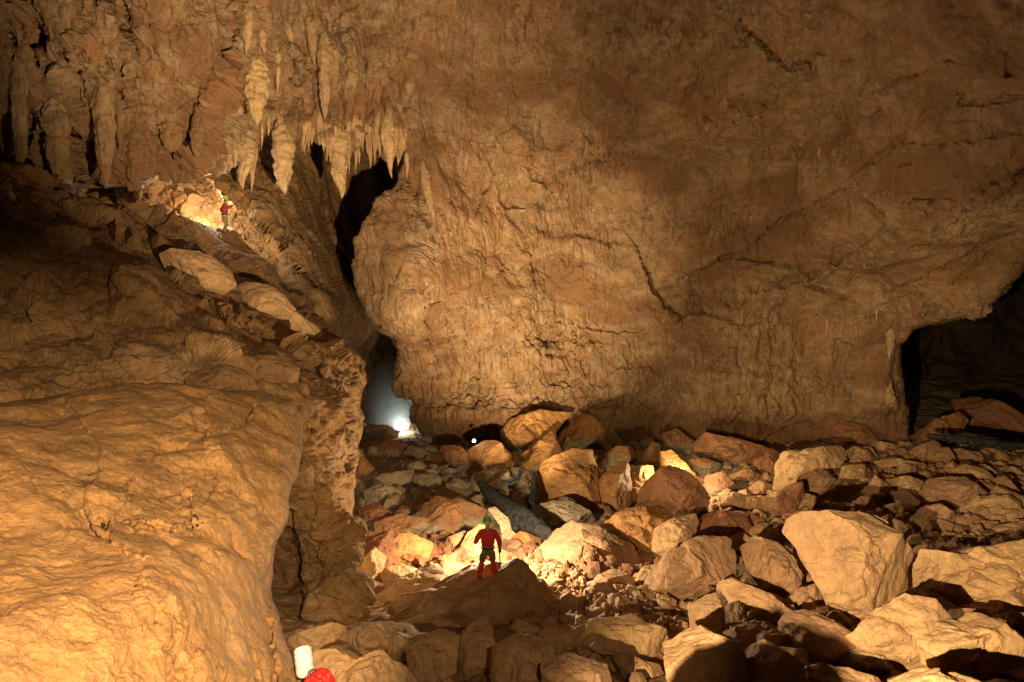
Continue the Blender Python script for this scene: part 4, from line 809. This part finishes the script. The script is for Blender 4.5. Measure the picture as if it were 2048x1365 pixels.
ST = [ # x0,y0,x1,y1,w,d,label,blunt
 (673, 240, 682, 397, 46, 33.2, "longest thick stalactite with a blunt knobbly tip, hanging over the dark recess", .5),
 (625, 250, 624, 292, 14, 34, "short stub left of the longest stalactite, left of a pair", .1), (646, 258, 648, 305, 14, 34, "short stub left of the longest stalactite, right of a pair", .1),
 (706, 235, 720, 330, 18, 34.2, "slim pointed stalactite just right of the longest one", .1), (697, 270, 698, 348, 13, 35, "thin dark stalactite tucked behind, right of the longest one", 0), (711, 280, 712, 350, 10, 35, "thinnest stalactite over the dark recess", 0),
 (738, 250, 741, 338, 18, 34.4, "middle stalactite of the right fringe with a forked look", .1), (748, 250, 750, 328, 15, 34.6, "short stalactite tight against the left of the second longest one", .1),
 (772, 222, 784, 357, 34, 34.0, "second longest stalactite, broad at the root, at the right end of the fringe", .1), (800, 250, 800, 322, 14, 35, "small stalactite at the far right end of the fringe", .1), (760, 245, 760, 302, 12, 34.4, "stubby stalactite in the root of the second longest one", .1),
 (655, 300, 654, 332, 9, 35.5, "tiny dark stalactite in the recess left of the longest one", 0),
 (495, 250, 487, 378, 44, 32.6, "brightly lit thick stalactite with ragged tips above the climbing caver", .35), (510, 280, 503, 386, 17, 32.4, "brightly lit slender stalactite joined to the thick one's right side", .2),
 (567, 225, 571, 388, 50, 33.0, "smooth flat shield-shaped stalactite with a blunt end and a crisp shadow", 1.2),
 (38, 90, 40, 350, 34, 24.6, "tall column at the left reaching down to the slope", 1.4), (112, 180, 116, 372, 56, 25.8, "broad grey column right of the tall left column", 1.2), (205, 130, 212, 376, 50, 26.8, "long lumpy stalactite reaching the shadow on the slope", .9), (241, 200, 240, 305, 20, 27.4, "small stalactite right of the long lumpy one", .4), (268, 250, 272, 374, 44, 27.6, "fat rounded stalactite with a flat bottom, above the shaded ledge", 1.4),
 (498, 10, 492, 112, 24, 29.5, "knobbly stalactite high on the roof near the dark crack", .5), (523, 50, 527, 108, 20, 29.8, "short knobbly stalactite high on the roof, right of the dark crack", .5), (510, 100, 512, 250, 56, 30.8, "wide fluted drapery above the brightly lit stalactites", 1.0),
 (556, 90, 556, 185, 18, 31.4, "slender stalactite left of the small hole in the roof drapery", .4), (578, 40, 582, 120, 22, 31.4, "blunt stalactite above the small hole in the roof drapery", .5), (620, 30, 628, 130, 26, 32, "long stalactite against the pale patch of roof", .5), (648, 60, 650, 240, 30, 33, "tall drapery rib above the right fringe", .9),
 (842, 318, 866, 440, 24, 37.5, "pale white drapery hanging on the wall above the round bulge", .9), (812, 300, 815, 358, 12, 36.5, "small stalactite on the wall beside the end of the fringe", .2), (935, 300, 930, 345, 14, 39, "stalactite pointing down from the wall ledge above centre", .2),
 (990, 400, 988, 450, 8, 40, "thin white straw on the wall right of the pale drapery", 0), (1640, 290, 1640, 330, 10, 33, "small stalactite in the dark streaked patch of the right wall", .2),
 (1783, 650, 1780, 720, 20, 37, "pale dripstone hanging at the corner of the dark passage", .4)]
SPEC = [('column' if 'column' in l else 'stalactite', x0, y0, x1, y1, w, d, l, G, i, bl, 'stalactite') for i, (x0, y0, x1, y1, w, d, l, bl) in enumerate(ST)]
fr = [(x, y) for x, y in fringe if 300 < x < 800 and 240 < y < 380]
for i in range(90):
    x = rs.uniform(470, 815) if i < 25 else rs.uniform(600, 812); y = np.interp(x, [q[0] for q in fr], [q[1] for q in fr]) - rs.uniform(-2, 30); d = np.interp(x, [300, 470, 650, 800], [29.5, 32.4, 34.2, 35.2]); h = rs.uniform(10, 44)
    SPEC.append(('stalactite', x, y - 22, x + rs.uniform(-2, 2), y + h, rs.uniform(7, 16), d, "tiny stalactite in the fringe between the larger ones", "tiny stalactites of the fringe", 100 + i, .1, 'stalactite'))
for i in range(6):
    x = rs.uniform(10, 420); y = np.interp(x, [q[0] for q in fringe[2:24]], [q[1] for q in fringe[2:24]]) - rs.uniform(5, 160); d = np.interp(x, [0, 250, 440], [23.5, 26.3, 29.5]) - (350 - y) * .012; h = rs.uniform(20, 70)
    SPEC.append(('stalactite', x, y - 40, x + rs.uniform(-3, 3), y + h, rs.uniform(22, 46), d, "lumpy knob on the draped roof at the upper left", "knobs of the draped roof", 200 + i, rs.uniform(.5, 1.5), 'stalactite'))
for i in range(26):
    x = rs.uniform(880, 1800); y = rs.uniform(330, 800) if i % 2 else rs.uniform(600, 780)
    SPEC.append(('stalactite', x, y - 8, x + rs.uniform(-1, 1), y + rs.uniform(8, 30), rs.uniform(4, 8), 41, "thin pale drip straw on the great wall", "drip straws on the great wall", 300 + i, 0, 'stalactite'))
_dg = bpy.context.evaluated_depsgraph_get(); _dg.update()
def wall_depth(x, y):
    dv = V(x, y, 1.0).normalized(); ok, loc, n, fi, ob_, mt = SC.ray_cast(_dg, Vector((0, 0, 0)), dv)
    return float(np.array(loc) @ CF) if ok and ob_.name == 'cave_wall' else None
DEP = [wall_depth(q[1], q[2] + (q[4] - q[2]) * .12) or wall_depth(q[1], q[2]) for q in SPEC]
for q, dp in zip(SPEC, DEP):
    nm, x0, y0, x1, y1, w, d, lab, grp, sd_, bl, ct = q
    m_ = (dp or d) * w * .5 / FPX
    stalactite(nm, x0, y0, x1, y1, w, (dp + m_ * .25) if dp else d, lab, grp, seed=sd_, blunt=bl, cat=ct, mat=M['wall'] if x0 < 430 else None)
stalactite('stalagmite', 1780, 815, 1780, 765, 30, 37.5, "cone-shaped pale stalagmite at the corner of the dark passage", None, 77, cat='stalagmite')
print("stalactites", round(time.time() - T0, 1))
# ------------------------------------------------------------------ driftwood
def tube(pts, rad, na=14, seed=0):
    pts = np.asarray(pts, float); rad = np.asarray(rad, float); n = 40
    s = np.linspace(0, len(pts) - 1, n); C = np.stack([np.interp(s, range(len(pts)), pts[:, k]) for k in range(3)], -1); r = np.interp(s, range(len(pts)), rad)
    tn = np.gradient(C, axis=0); tn /= np.linalg.norm(tn, axis=1, keepdims=True); ref = np.array([0.1, 0.2, 1.0]); a = np.cross(tn, ref); a /= np.linalg.norm(a, axis=1, keepdims=True); b = np.cross(tn, a)
    A = np.linspace(0, 2 * math.pi, na, endpoint=False)
    X = C[:, None] + (np.cos(A)[None, :, None] * a[:, None] + np.sin(A)[None, :, None] * b[:, None]) * r[:, None, None]
    q = np.stack([np.tile(A[None], (n, 1)) * 2, np.tile(s[:, None] * .6, (1, na)), np.full((n, na), seed)], -1)
    X = X + (X - C[:, None]) * (fbm(q, .7, 3, seed) * .35)[..., None]
    X[0] = C[0]; X[-1] = C[-1]
    idx = np.arange(n * na).reshape(n, na); nx_ = np.roll(idx, -1, 1)
    return X.reshape(-1, 3), np.stack([idx[:-1], idx[1:], nx_[1:], nx_[:-1]], -1).reshape(-1, 4)
def wood_piece(name, pix, rad, parent=None, base=None, seed=0):
    pts = np.array([at(*q) for q in pix]); X, F = tube(pts, rad, seed=seed); b = pts[0] if base is None else base
    o = np_mesh(name, X - b, F, M['wood'], parent=parent); return o, b
log, b0 = wood_piece('driftwood_log', [(960, 962, 29.3), (975, 985, 28.2), (1005, 1010, 26.8), (1050, 1040, 25.4), (1085, 1062, 24.4), (1112, 1078, 23.8)], [.12, .22, .36, .40, .28, .10], seed=3)
log.location = b0; tag(log, "dark waterlogged tree trunk lying among pale stones behind the caver", "driftwood")
wood_piece('branch', [(1010, 1012, 26.4), (1022, 1035, 25.6), (1032, 1062, 24.9)], [.22, .2, .12], log, b0, 4)
wood_piece('branch', [(1000, 1000, 27), (1040, 1015, 26.5), (1075, 1045, 25.2), (1100, 1060, 24.6)], [.12, .1, .1, .03], log, b0, 5)
wood_piece('branch', [(985, 985, 27.8), (1010, 965, 28.6), (1035, 955, 29), (1050, 940, 29.4)], [.1, .08, .06, .03], log, b0, 6)
br, b1 = wood_piece('driftwood_branch', [(1069, 950, 28.6), (1068, 985, 27.6), (1062, 1010, 26.6), (1060, 1030, 26)], [.08, .16, .15, .06], seed=8); br.location = b1; tag(br, "dark upright branch in the gap left of the tall muddy boulder", "driftwood")
br, b1 = wood_piece('driftwood_branch', [(1018, 970, 28.4), (1035, 962, 28.6), (1042, 935, 29.5), (1030, 900, 31.6)], [.05, .07, .06, .03], seed=9); br.location = b1; tag(br, "thin dark curved branch between the orange boulders above the trunk", "driftwood")
br, b1 = wood_piece('driftwood_log', [(1850, 872, 31.5), (1930, 880, 31), (2010, 892, 30.6), (2060, 893, 30.4)], [.1, .22, .2, .15], seed=10); br.location = b1; tag(br, "long grey log lying below the huge tilted slab at the right edge", "driftwood")
# ------------------------------------------------------------------ people
MP = dict(maroon=plain('maroon_cloth', (.30, .03, .02), .8, 0, .4), skin=plain("skin", (.42, .24, .16), .5), red=plain("red_suit_cloth", (.62, .03, .015), .7, 0, .4), dark=plain("dark_olive_cloth", (.17, .14, .06), .8, 0, .4), tan=plain("muddy_tan_cloth", (.24, .16, .07), .8, 0, .4),
          black=plain("black_rubber", (.02, .02, .02), .4), glove=plain("dark_glove", (.035, .03, .028), .7), green=plain("teal_helmet_shell", (.10, .42, .33), .4), yellow=plain("yellow_plastic", (.75, .62, .03), .4),
          hair=plain("brown_hair", (.05, .03, .02), .7), mud=plain("muddy_boot", (.13, .08, .045), .8, 0, .4))
def skin_mesh(name, nodes, edges, mat, parent, sub=2, root=0):
    me = bpy.data.meshes.new(name); me.from_pydata([n[0] for n in nodes], edges, []); o = bpy.data.objects.new(name, me); COL.objects.link(o)
    md = o.modifiers.new("s", 'SKIN'); md.use_smooth_shade = True
    for i, n in enumerate(nodes):
        r = n[1]; me.skin_vertices[0].data[i].radius = r if isinstance(r, tuple) else (r, r)
    me.skin_vertices[0].data[root].use_root = True
    sb = o.modifiers.new("u", 'SUBSURF'); sb.levels = sub; sb.render_levels = sub
    dg = bpy.context.evaluated_depsgraph_get(); dg.update(); nm = bpy.data.meshes.new_from_object(o.evaluated_get(dg))
    COL.objects.unlink(o); bpy.data.objects.remove(o); nm.name = name; nm.materials.clear(); nm.materials.append(mat)
    for p in nm.polygons: p.use_smooth = True
    if name in ('jacket', 'trousers'):
        co = np.zeros(len(nm.vertices) * 3, np.float32); nm.vertices.foreach_get("co", co); co = co.reshape(-1, 3); no = np.zeros(len(nm.vertices) * 3, np.float32); nm.vertices.foreach_get("normal", no)
        co += no.reshape(-1, 3) * ((1 - 2 * np.abs(noise(warped(co, .3, .08, 3), (.16, .16, .07), 4))) * .016)[:, None]; nm.vertices.foreach_set("co", co.ravel()); nm.update()
    ob = bpy.data.objects.new(name, nm); COL.objects.link(ob); ob.parent = parent
    return ob
def chain(pts): return [(tuple(p[:3]), p[3]) for p in pts], [(i, i + 1) for i in range(len(pts) - 1)]
def helmet(parent, c, mat, patch, rings):
    bm = bmesh.new(); bmesh.ops.create_uvsphere(bm, u_segments=24, v_segments=14, radius=1)
    for v in list(bm.verts):
        if v.co.z < -.25: v.co.z = -.25 - (v.co.z + .25) * -.12; v.co.x *= 1.10; v.co.y *= 1.12
        v.co.x *= .135; v.co.y *= .155; v.co.z *= .15
    h = bm_obj('helmet', bm, mat, parent); h.location = c
    for (dx, dy, dz, s) in patch:
        b2 = bmesh.new(); bmesh.ops.create_uvsphere(b2, u_segments=12, v_segments=8, radius=1)
        for v in b2.verts: v.co = Vector((v.co.x * .05 * s, v.co.y * .02, v.co.z * .05 * s))
        p = bm_obj('battery_pack', b2, MP['yellow'], h); p.location = (dx, dy, dz)
    for z in rings:
        b2 = bmesh.new(); rr = math.sqrt(max(0.01, 1 - (z / .15) ** 2)); n = 28; prev = []
        for (q, hh) in ((1.02, -.012), (1.02, .012), (1.04, .012), (1.04, -.012)): prev.append([b2.verts.new((math.cos(a) * .135 * rr * q, math.sin(a) * .155 * rr * q, z + hh)) for a in [2 * math.pi * i / n for i in range(n)]])
        for a in range(4):
            for i in range(n): b2.faces.new((prev[a][i], prev[a][(i + 1) % n], prev[(a + 1) % 4][(i + 1) % n], prev[(a + 1) % 4][i]))
        bm_obj('helmet_band', b2, MP['black'] if mat is MP['yellow'] else MP['yellow'], h)
    b2 = bmesh.new(); bmesh.ops.create_cone(b2, cap_ends=True, segments=14, radius1=.03, radius2=.038, depth=.05); l = bm_obj('headlamp', b2, MP['black'], h); l.location = (0, .15, .04); l.rotation_euler = (-math.pi / 2, 0, 0)
    return h
def person(loc, rz, label, J, top, legs_mat, shin_mat, boot_mat, hmat, rings, patch, head_tilt=0, scale=1.0):
    r = empty('person', loc, rz); r.scale = (scale,) * 3; tag(r, label, 'person')
    hd = J['head']; ch = J['chest']; sh = J['sh']
    # continuous body
    nodes = [((0, 0, .95), (.15, .11)), (tuple(J['waist']), (.125, .095)), (tuple(ch), (.155, .11)), ((ch[0], ch[1], ch[2] + .12), (.10, .085)), ((hd[0], hd[1] - .005, hd[2] - .13), .055), ((hd[0], hd[1] + .01, hd[2] - .05), (.072, .078)), (tuple(hd), (.08, .095)), ((hd[0], hd[1], hd[2] + .07), (.065, .075))]
    edges = [(i, i + 1) for i in range(7)]
    nodes.append(((hd[0], hd[1] + .112, hd[2] - .03), .012)); edges.append((6, 8))
    for sx in (-1, 1):
        nodes.append(((hd[0] + sx * .09, hd[1] - .01, hd[2] - .02), (.012, .02))); edges.append((6, len(nodes) - 1))
    for s, (el, wr, ha) in ((-1, J['armL']), (1, J['armR'])):
        b = len(nodes); nodes += [((sh[0] + s * .185, sh[1], sh[2]), .062), (tuple(el), .046), (tuple(wr), .03), (tuple(ha), (.035, .02))]; edges += [(2, b), (b, b + 1), (b + 1, b + 2), (b + 2, b + 3)]
        # five fingers
        d = (Vector(ha) - Vector(wr)).normalized(); side = d.cross(Vector((0, 1, .2))).normalized()
        for q, ln in ((-1.5, .05), (-.5, .065), (.5, .06), (1.5, .045)):
            c0 = Vector(ha) + side * q * .018 + d * .02; c1 = c0 + d * ln * .6 + Vector((0, .01, 0)); c2 = c1 + d * ln * .4 + Vector((0, .022, -.006)); e = len(nodes)
            nodes += [(tuple(c0), .009), (tuple(c1), .0085), (tuple(c2), .007)]; edges += [(b + 3, e), (e, e + 1), (e + 1, e + 2)]
        c0 = Vector(wr).lerp(Vector(ha), .6) + Vector((-s * .02, .03, 0)); c1 = c0 + d * .03 + Vector((0, .02, 0)); e = len(nodes); nodes += [(tuple(c0), .011), (tuple(c1), .009)]; edges += [(b + 3, e), (e, e + 1)]
    for s, (kn, an, to) in ((-1, J['legL']), (1, J['legR'])):
        b = len(nodes); nodes += [((s * .095, 0, .90), .095), (tuple(kn), .062), (tuple(an), .042), (tuple(to), (.045, .03))]; edges += [(0, b), (b, b + 1), (b + 1, b + 2), (b + 2, b + 3)]
    skin_mesh('body', nodes, edges, MP['skin'], r)
    hairb = bmesh.new(); bmesh.ops.create_uvsphere(hairb, u_segments=16, v_segments=10, radius=1)
    for v in hairb.verts: v.co = Vector((v.co.x * .094, v.co.y * .10 - .018, v.co.z * .11))
    hh = bm_obj('hair', hairb, MP['hair'], r); hh.location = (hd[0], hd[1], hd[2] + .005)
    for sx in (-1, 1):
        eb = bmesh.new(); bmesh.ops.create_uvsphere(eb, u_segments=8, v_segments=6, radius=.013); e = bm_obj('eye', eb, MP['black'], r); e.location = (hd[0] + sx * .033, hd[1] + .098, hd[2])
    # jacket with sleeves
    nd = [((0, 0, 1.0), (.19, .15)), (tuple(J['waist']), (.20, .16)), (tuple(ch), (.225, .175)), ((ch[0], ch[1], ch[2] + .13), (.13, .10)), ((hd[0], hd[1] - .01, hd[2] - .15), .068)]; ed = [(0, 1), (1, 2), (2, 3), (3, 4)]
    for s, (el, wr, ha) in ((-1, J['armL']), (1, J['armR'])):
        b = len(nd); nd += [((sh[0] + s * .20, sh[1], sh[2] - .01), .088), (tuple(el), .068), (tuple(Vector(el).lerp(Vector(wr), .75)), .052)]; ed += [(2, b), (b, b + 1), (b + 1, b + 2)]
    skin_mesh('jacket', nd, ed, top, r)
    bt = [((-.0, 0, .99), (.175, .14)), ((0, 0, .92), (.17, .135))]; be = [(0, 1)]
    for s, (kn, an, to) in ((-1, J['legL']), (1, J['legR'])):
        b = len(bt); bt += [((s * .10, 0, .86), .118), (tuple(Vector((s * .1, 0, .88)).lerp(Vector(kn), .55)), .105), (tuple(kn), .078)]; be += [(1, b), (b, b + 1), (b + 1, b + 2)]
    skin_mesh('trousers', bt, be, legs_mat, r)
    for s, (kn, an, to) in ((-1, J['legL']), (1, J['legR'])):
        k_, a_, t_ = Vector(kn), Vector(an), Vector(to)
        n_, e_ = chain([(*k_.lerp(a_, -.12), .072), (*k_.lerp(a_, .1), .088), (*k_.lerp(a_, .18), .082), (*k_.lerp(a_, .5), .084), (*k_.lerp(a_, .85), .070)]); skin_mesh('gaiter', n_, e_, shin_mat, r)
        n_, e_ = chain([(*(k_.lerp(a_, .8)), .062), (*a_, .064), (*(a_.lerp(t_, .5) + Vector((0, 0, -.01))), (.055, .05)), (*t_, (.052, .04))]); skin_mesh('boot', n_, e_, boot_mat, r)
    for s, (el, wr, ha) in ((-1, J['armL']), (1, J['armR'])):
        w_, h_, e0 = Vector(wr), Vector(ha), Vector(el)
        n_, e_ = chain([(*e0.lerp(w_, .72), .056), (*w_, .046), (*h_, (.05, .032))])
        d = (h_ - w_).normalized(); side = d.cross(Vector((0, 1, .2))).normalized()
        for q, ln in ((-1.5, .055), (-.5, .072), (.5, .066), (1.5, .05)):
            c0 = h_ + side * q * .022 + d * .025; c1 = c0 + d * ln * .6 + Vector((0, .01, 0)); c2 = c1 + d * ln * .4 + Vector((0, .024, -.006)); e = len(n_); n_ += [(tuple(c0), .013), (tuple(c1), .012), (tuple(c2), .010)]; e_ += [(2, e), (e, e + 1), (e + 1, e + 2)]
        c0 = w_.lerp(h_, .6) + Vector((-s * .03, .035, 0)); e = len(n_); n_ += [(tuple(c0), .014), (tuple(c0 + d * .035 + Vector((0, .02, 0))), .012)]; e_ += [(1, e), (e, e + 1)]
        skin_mesh('glove', n_, e_, MP['glove'], r)
    bb = bmesh.new(); n = 28; ring = []
    for (q, z) in ((.97, -.03), (1.0, -.03), (1.0, .03), (.97, .03)): ring.append([bb.verts.new((math.cos(a) * .20 * q, math.sin(a) * .165 * q, .985 + z)) for a in [2 * math.pi * i / n for i in range(n)]])
    for a in range(4):
        for i in range(n): bb.faces.new((ring[a][i], ring[a][(i + 1) % n], ring[(a + 1) % 4][(i + 1) % n], ring[(a + 1) % 4][i]))
    bm_obj('belt', bb, MP['black'], r)
    helmet(r, (hd[0], hd[1] - .005, hd[2] + .06), hmat, patch, rings)
    return r
J1 = dict(waist=(0, 0, 1.12), chest=(0, .01, 1.33), sh=(0, .01, 1.42), head=(-.01, .03, 1.69), armL=((-.33, -.05, 1.20), (-.36, .12, 1.04), (-.36, .20, 1.03)), armR=((.33, -.02, 1.15), (.335, .06, .92), (.335, .08, .84)),
          legL=((-.18, .03, .50), (-.24, -.01, .10), (-.26, .12, .045)), legR=((.15, .05, .50), (.19, 0, .10), (.21, .13, .045)))
dg = bpy.context.evaluated_depsgraph_get()
def surface_under(px, py, names=None, dmax=60):
    """first surface met by the ray through a photo pixel"""
    dirv = V(px, py, 1.0).normalized(); dg = bpy.context.evaluated_depsgraph_get()
    ok, loc, n, i, ob, mt = SC.ray_cast(dg, Vector((0, 0, 0)), dirv)
    return loc if ok else None, ob
def drop(x, y, z):
    dg = bpy.context.evaluated_depsgraph_get(); ok, loc, n, i, ob, mt = SC.ray_cast(dg, Vector((x, y, z)), Vector((0, 0, -1)))
    return (loc.z, ob.name) if ok else (z, None)
hit, ob = surface_under(976, 1154); print("caver stands on", ob.name if ob else None, hit)
feet = V(976, 1153, 17.35)
x, y = feet.x, feet.y
zf = min(drop(x - .24, y, feet.z + 2)[0], drop(x + .19, y, feet.z + 2)[0]); print("feet z", feet.z, zf)
C1 = person((x, y, zf - .02), 0, "person seen from behind in a red jacket and teal helmet, standing on a boulder", J1, MP['red'], MP['dark'], MP['red'], MP['mud'], MP['green'], [], [(.0, -.175, -.03, 1.5), (.015, -.09, .14, 1.1)], scale=.89)
st_, b2 = tube([(0, 0, 0), (.01, 0, .5), (0, 0, 1.0)], [.016, .018, .02], 10, 2)
stk = np_mesh('walking_stick', st_, b2, plain("brown_stick", (.16, .08, .04), .6)); stk.scale = (.89, .89, .89); stk.location = (x + .325, y + .085, zf - .03); stk.rotation_euler = (math.radians(4), math.radians(-3), 0); tag(stk, "thin brown stick held in the standing caver's right hand", "stick")
J2 = dict(waist=(0, .03, 1.12), chest=(0, .05, 1.33), sh=(0, .05, 1.42), head=(0, .10, 1.68), armL=((-.28, -.12, 1.22), (-.22, .04, 1.02), (-.20, .12, 1.0)), armR=((.24, .22, 1.28), (.20, .42, 1.46), (.19, .5, 1.50)),
          legL=((-.12, .08, .50), (-.12, -.06, .10), (-.13, .07, .045)), legR=((.11, .06, .50), (.12, -.02, .10), (.13, .11, .045)))
f2 = V(450, 470, 33.4); z2_, on2 = drop(f2.x, f2.y, f2.z + .8); print("caver2", f2, z2_, on2)
C2 = person((f2.x, f2.y, f2.z), math.radians(-62), "person in a yellow banded helmet and muddy overalls, climbing on the lit ledge at left", J2, MP['maroon'], MP['tan'], MP['dark'], MP['mud'], MP['yellow'], [.03, -.02], [], scale=1.0)
# ------------------------------------------------------------------ jar and bag
white = plain("white_plastic", (.62, .60, .54), .35, var=.05)
def lathe(name, prof, mat, parent=None, n=40):
    vs = []; fs = []
    for (r, z) in prof:
        for i in range(n): a = 2 * math.pi * i / n; vs.append((r * math.cos(a), r * math.sin(a), z))
    for j in range(len(prof) - 1):
        for i in range(n): fs.append((j * n + i, j * n + (i + 1) % n, (j + 1) * n + (i + 1) % n, (j + 1) * n + i))
    return np_mesh(name, vs, fs, mat, parent=parent)
jr = empty('plastic_jar', V(611, 1350, 7.9)); tag(jr, "white wide-mouthed plastic drum standing open on the foreground rock", "plastic drum")
h = .33
lathe('drum_body', [(.0, 0), (.088, 0), (.098, .012), (.101, .03), (.101, .10), (.098, .105), (.101, .11), (.101, .19), (.098, .195), (.101, .20), (.099, .255), (.088, .275), (.088, .30), (.080, .30), (.078, .27), (.0, .255)], white, jr)
lathe('screw_collar', [(.092, .262), (.097, .266), (.097, .292), (.092, .300), (.0885, .300), (.0885, .262), (.092, .262)], white, jr)
jr.rotation_euler = (math.radians(-6), math.radians(-7), 0)
S, F = sphere(26); Bg = S * np.array([.15, .13, .12])
Bg = Bg * (1 + .22 * fbm(S * 1.0, .8, 3, 4) + .10 * fbm(S + 5, .3, 2, 6, ridged=True))[:, None]; Bg[:, 2] = np.maximum(Bg[:, 2], -.08)
bag = np_mesh('tackle_bag', Bg, F, plain("red_bag_fabric", (.85, .02, .015), .5, 0, .6)); bag.location = V(640, 1366, 7.55); tag(bag, "crumpled bright red bag lying beside the white drum", "bag")
X_, F_ = tube([(0, 0, 0), (.03, 0, .05), (.03, 0, .09), (0, 0, .11), (-.025, 0, .08), (-.02, 0, .03), (0, 0, 0)], [.008] * 7, 8, 2)
cb = np_mesh('carabiner', X_ , F_, plain("steel", (.35, .35, .36), .25, 1.0), parent=bag); cb.location = (-.09, -.03, .10); cb.rotation_euler = (.3, .4, .2)
# ------------------------------------------------------------------ far lamp and mist
lp = empty('headlamp', V(948, 882, 36)); tag(lp, "small glaring white headlamp above the orange boulders, left of centre", "lamp")
bm = bmesh.new(); bmesh.ops.create_uvsphere(bm, u_segments=14, v_segments=10, radius=.075); g_ = bm_obj('lens', bm, plain("lamp_glow", (1, 1, 1), .3, emit=(1, .98, .92), power=60), lp); g_.location = (0, -.03, 0)
bm = bmesh.new(); bmesh.ops.create_cone(bm, cap_ends=True, segments=18, radius1=.11, radius2=.07, depth=.1); g_ = bm_obj('housing', bm, MP['black'], lp); g_.location = (0, .06, 0); g_.rotation_euler = (math.pi / 2, 0, 0)
mist_m = bpy.data.materials.new("mist"); mist_m.use_nodes = True; nt = mist_m.node_tree; nt.nodes.remove(nt.nodes["Principled BSDF"])
pv = nt.nodes.new("ShaderNodeVolumePrincipled"); pv.inputs["Color"].default_value = (.80, .84, .80, 1); nt.links.new(pv.outputs[0], nt.nodes["Material Output"].inputs["Volume"])
tc_ = nt.nodes.new("ShaderNodeTexCoord"); ln_ = nt.nodes.new("ShaderNodeVectorMath"); ln_.operation = 'LENGTH'; nt.links.new(tc_.outputs["Object"], ln_.inputs[0])
mr = nt.nodes.new("ShaderNodeMapRange"); mr.interpolation_type = 'SMOOTHSTEP'; mr.inputs[1].default_value = 0; mr.inputs[2].default_value = 1; mr.inputs[3].default_value = .22; mr.inputs[4].default_value = 0; nt.links.new(ln_.outputs["Value"], mr.inputs[0])
nz_ = nt.nodes.new("ShaderNodeTexNoise"); nz_.inputs["Scale"].default_value = 2.2; nz_.inputs["Detail"].default_value = 3; nt.links.new(tc_.outputs["Object"], nz_.inputs["Vector"])
ml = nt.nodes.new("ShaderNodeMath"); ml.operation = 'MULTIPLY'; nt.links.new(mr.outputs[0], ml.inputs[0]); nt.links.new(nz_.outputs["Fac"], ml.inputs[1])
ml2 = nt.nodes.new("ShaderNodeMath"); ml2.operation = 'MULTIPLY'; ml2.inputs[1].default_value = 2.0; nt.links.new(ml.outputs[0], ml2.inputs[0]); nt.links.new(ml2.outputs[0], pv.inputs["Density"])
bm = bmesh.new(); bmesh.ops.create_uvsphere(bm, u_segments=24, v_segments=16, radius=1); me = bpy.data.meshes.new("mist"); bm.to_mesh(me); bm.free(); me.materials.append(mist_m)
mo = bpy.data.objects.new("mist", me); COL.objects.link(mo); mo.location = V(792, 826, 47.0); mo.scale = (2.4, 4.2, 4.6); tag(mo, "bluish mist glowing in the narrow fissure", kind="stuff")
print("done", round(time.time() - T0, 1), len(COL.objects))
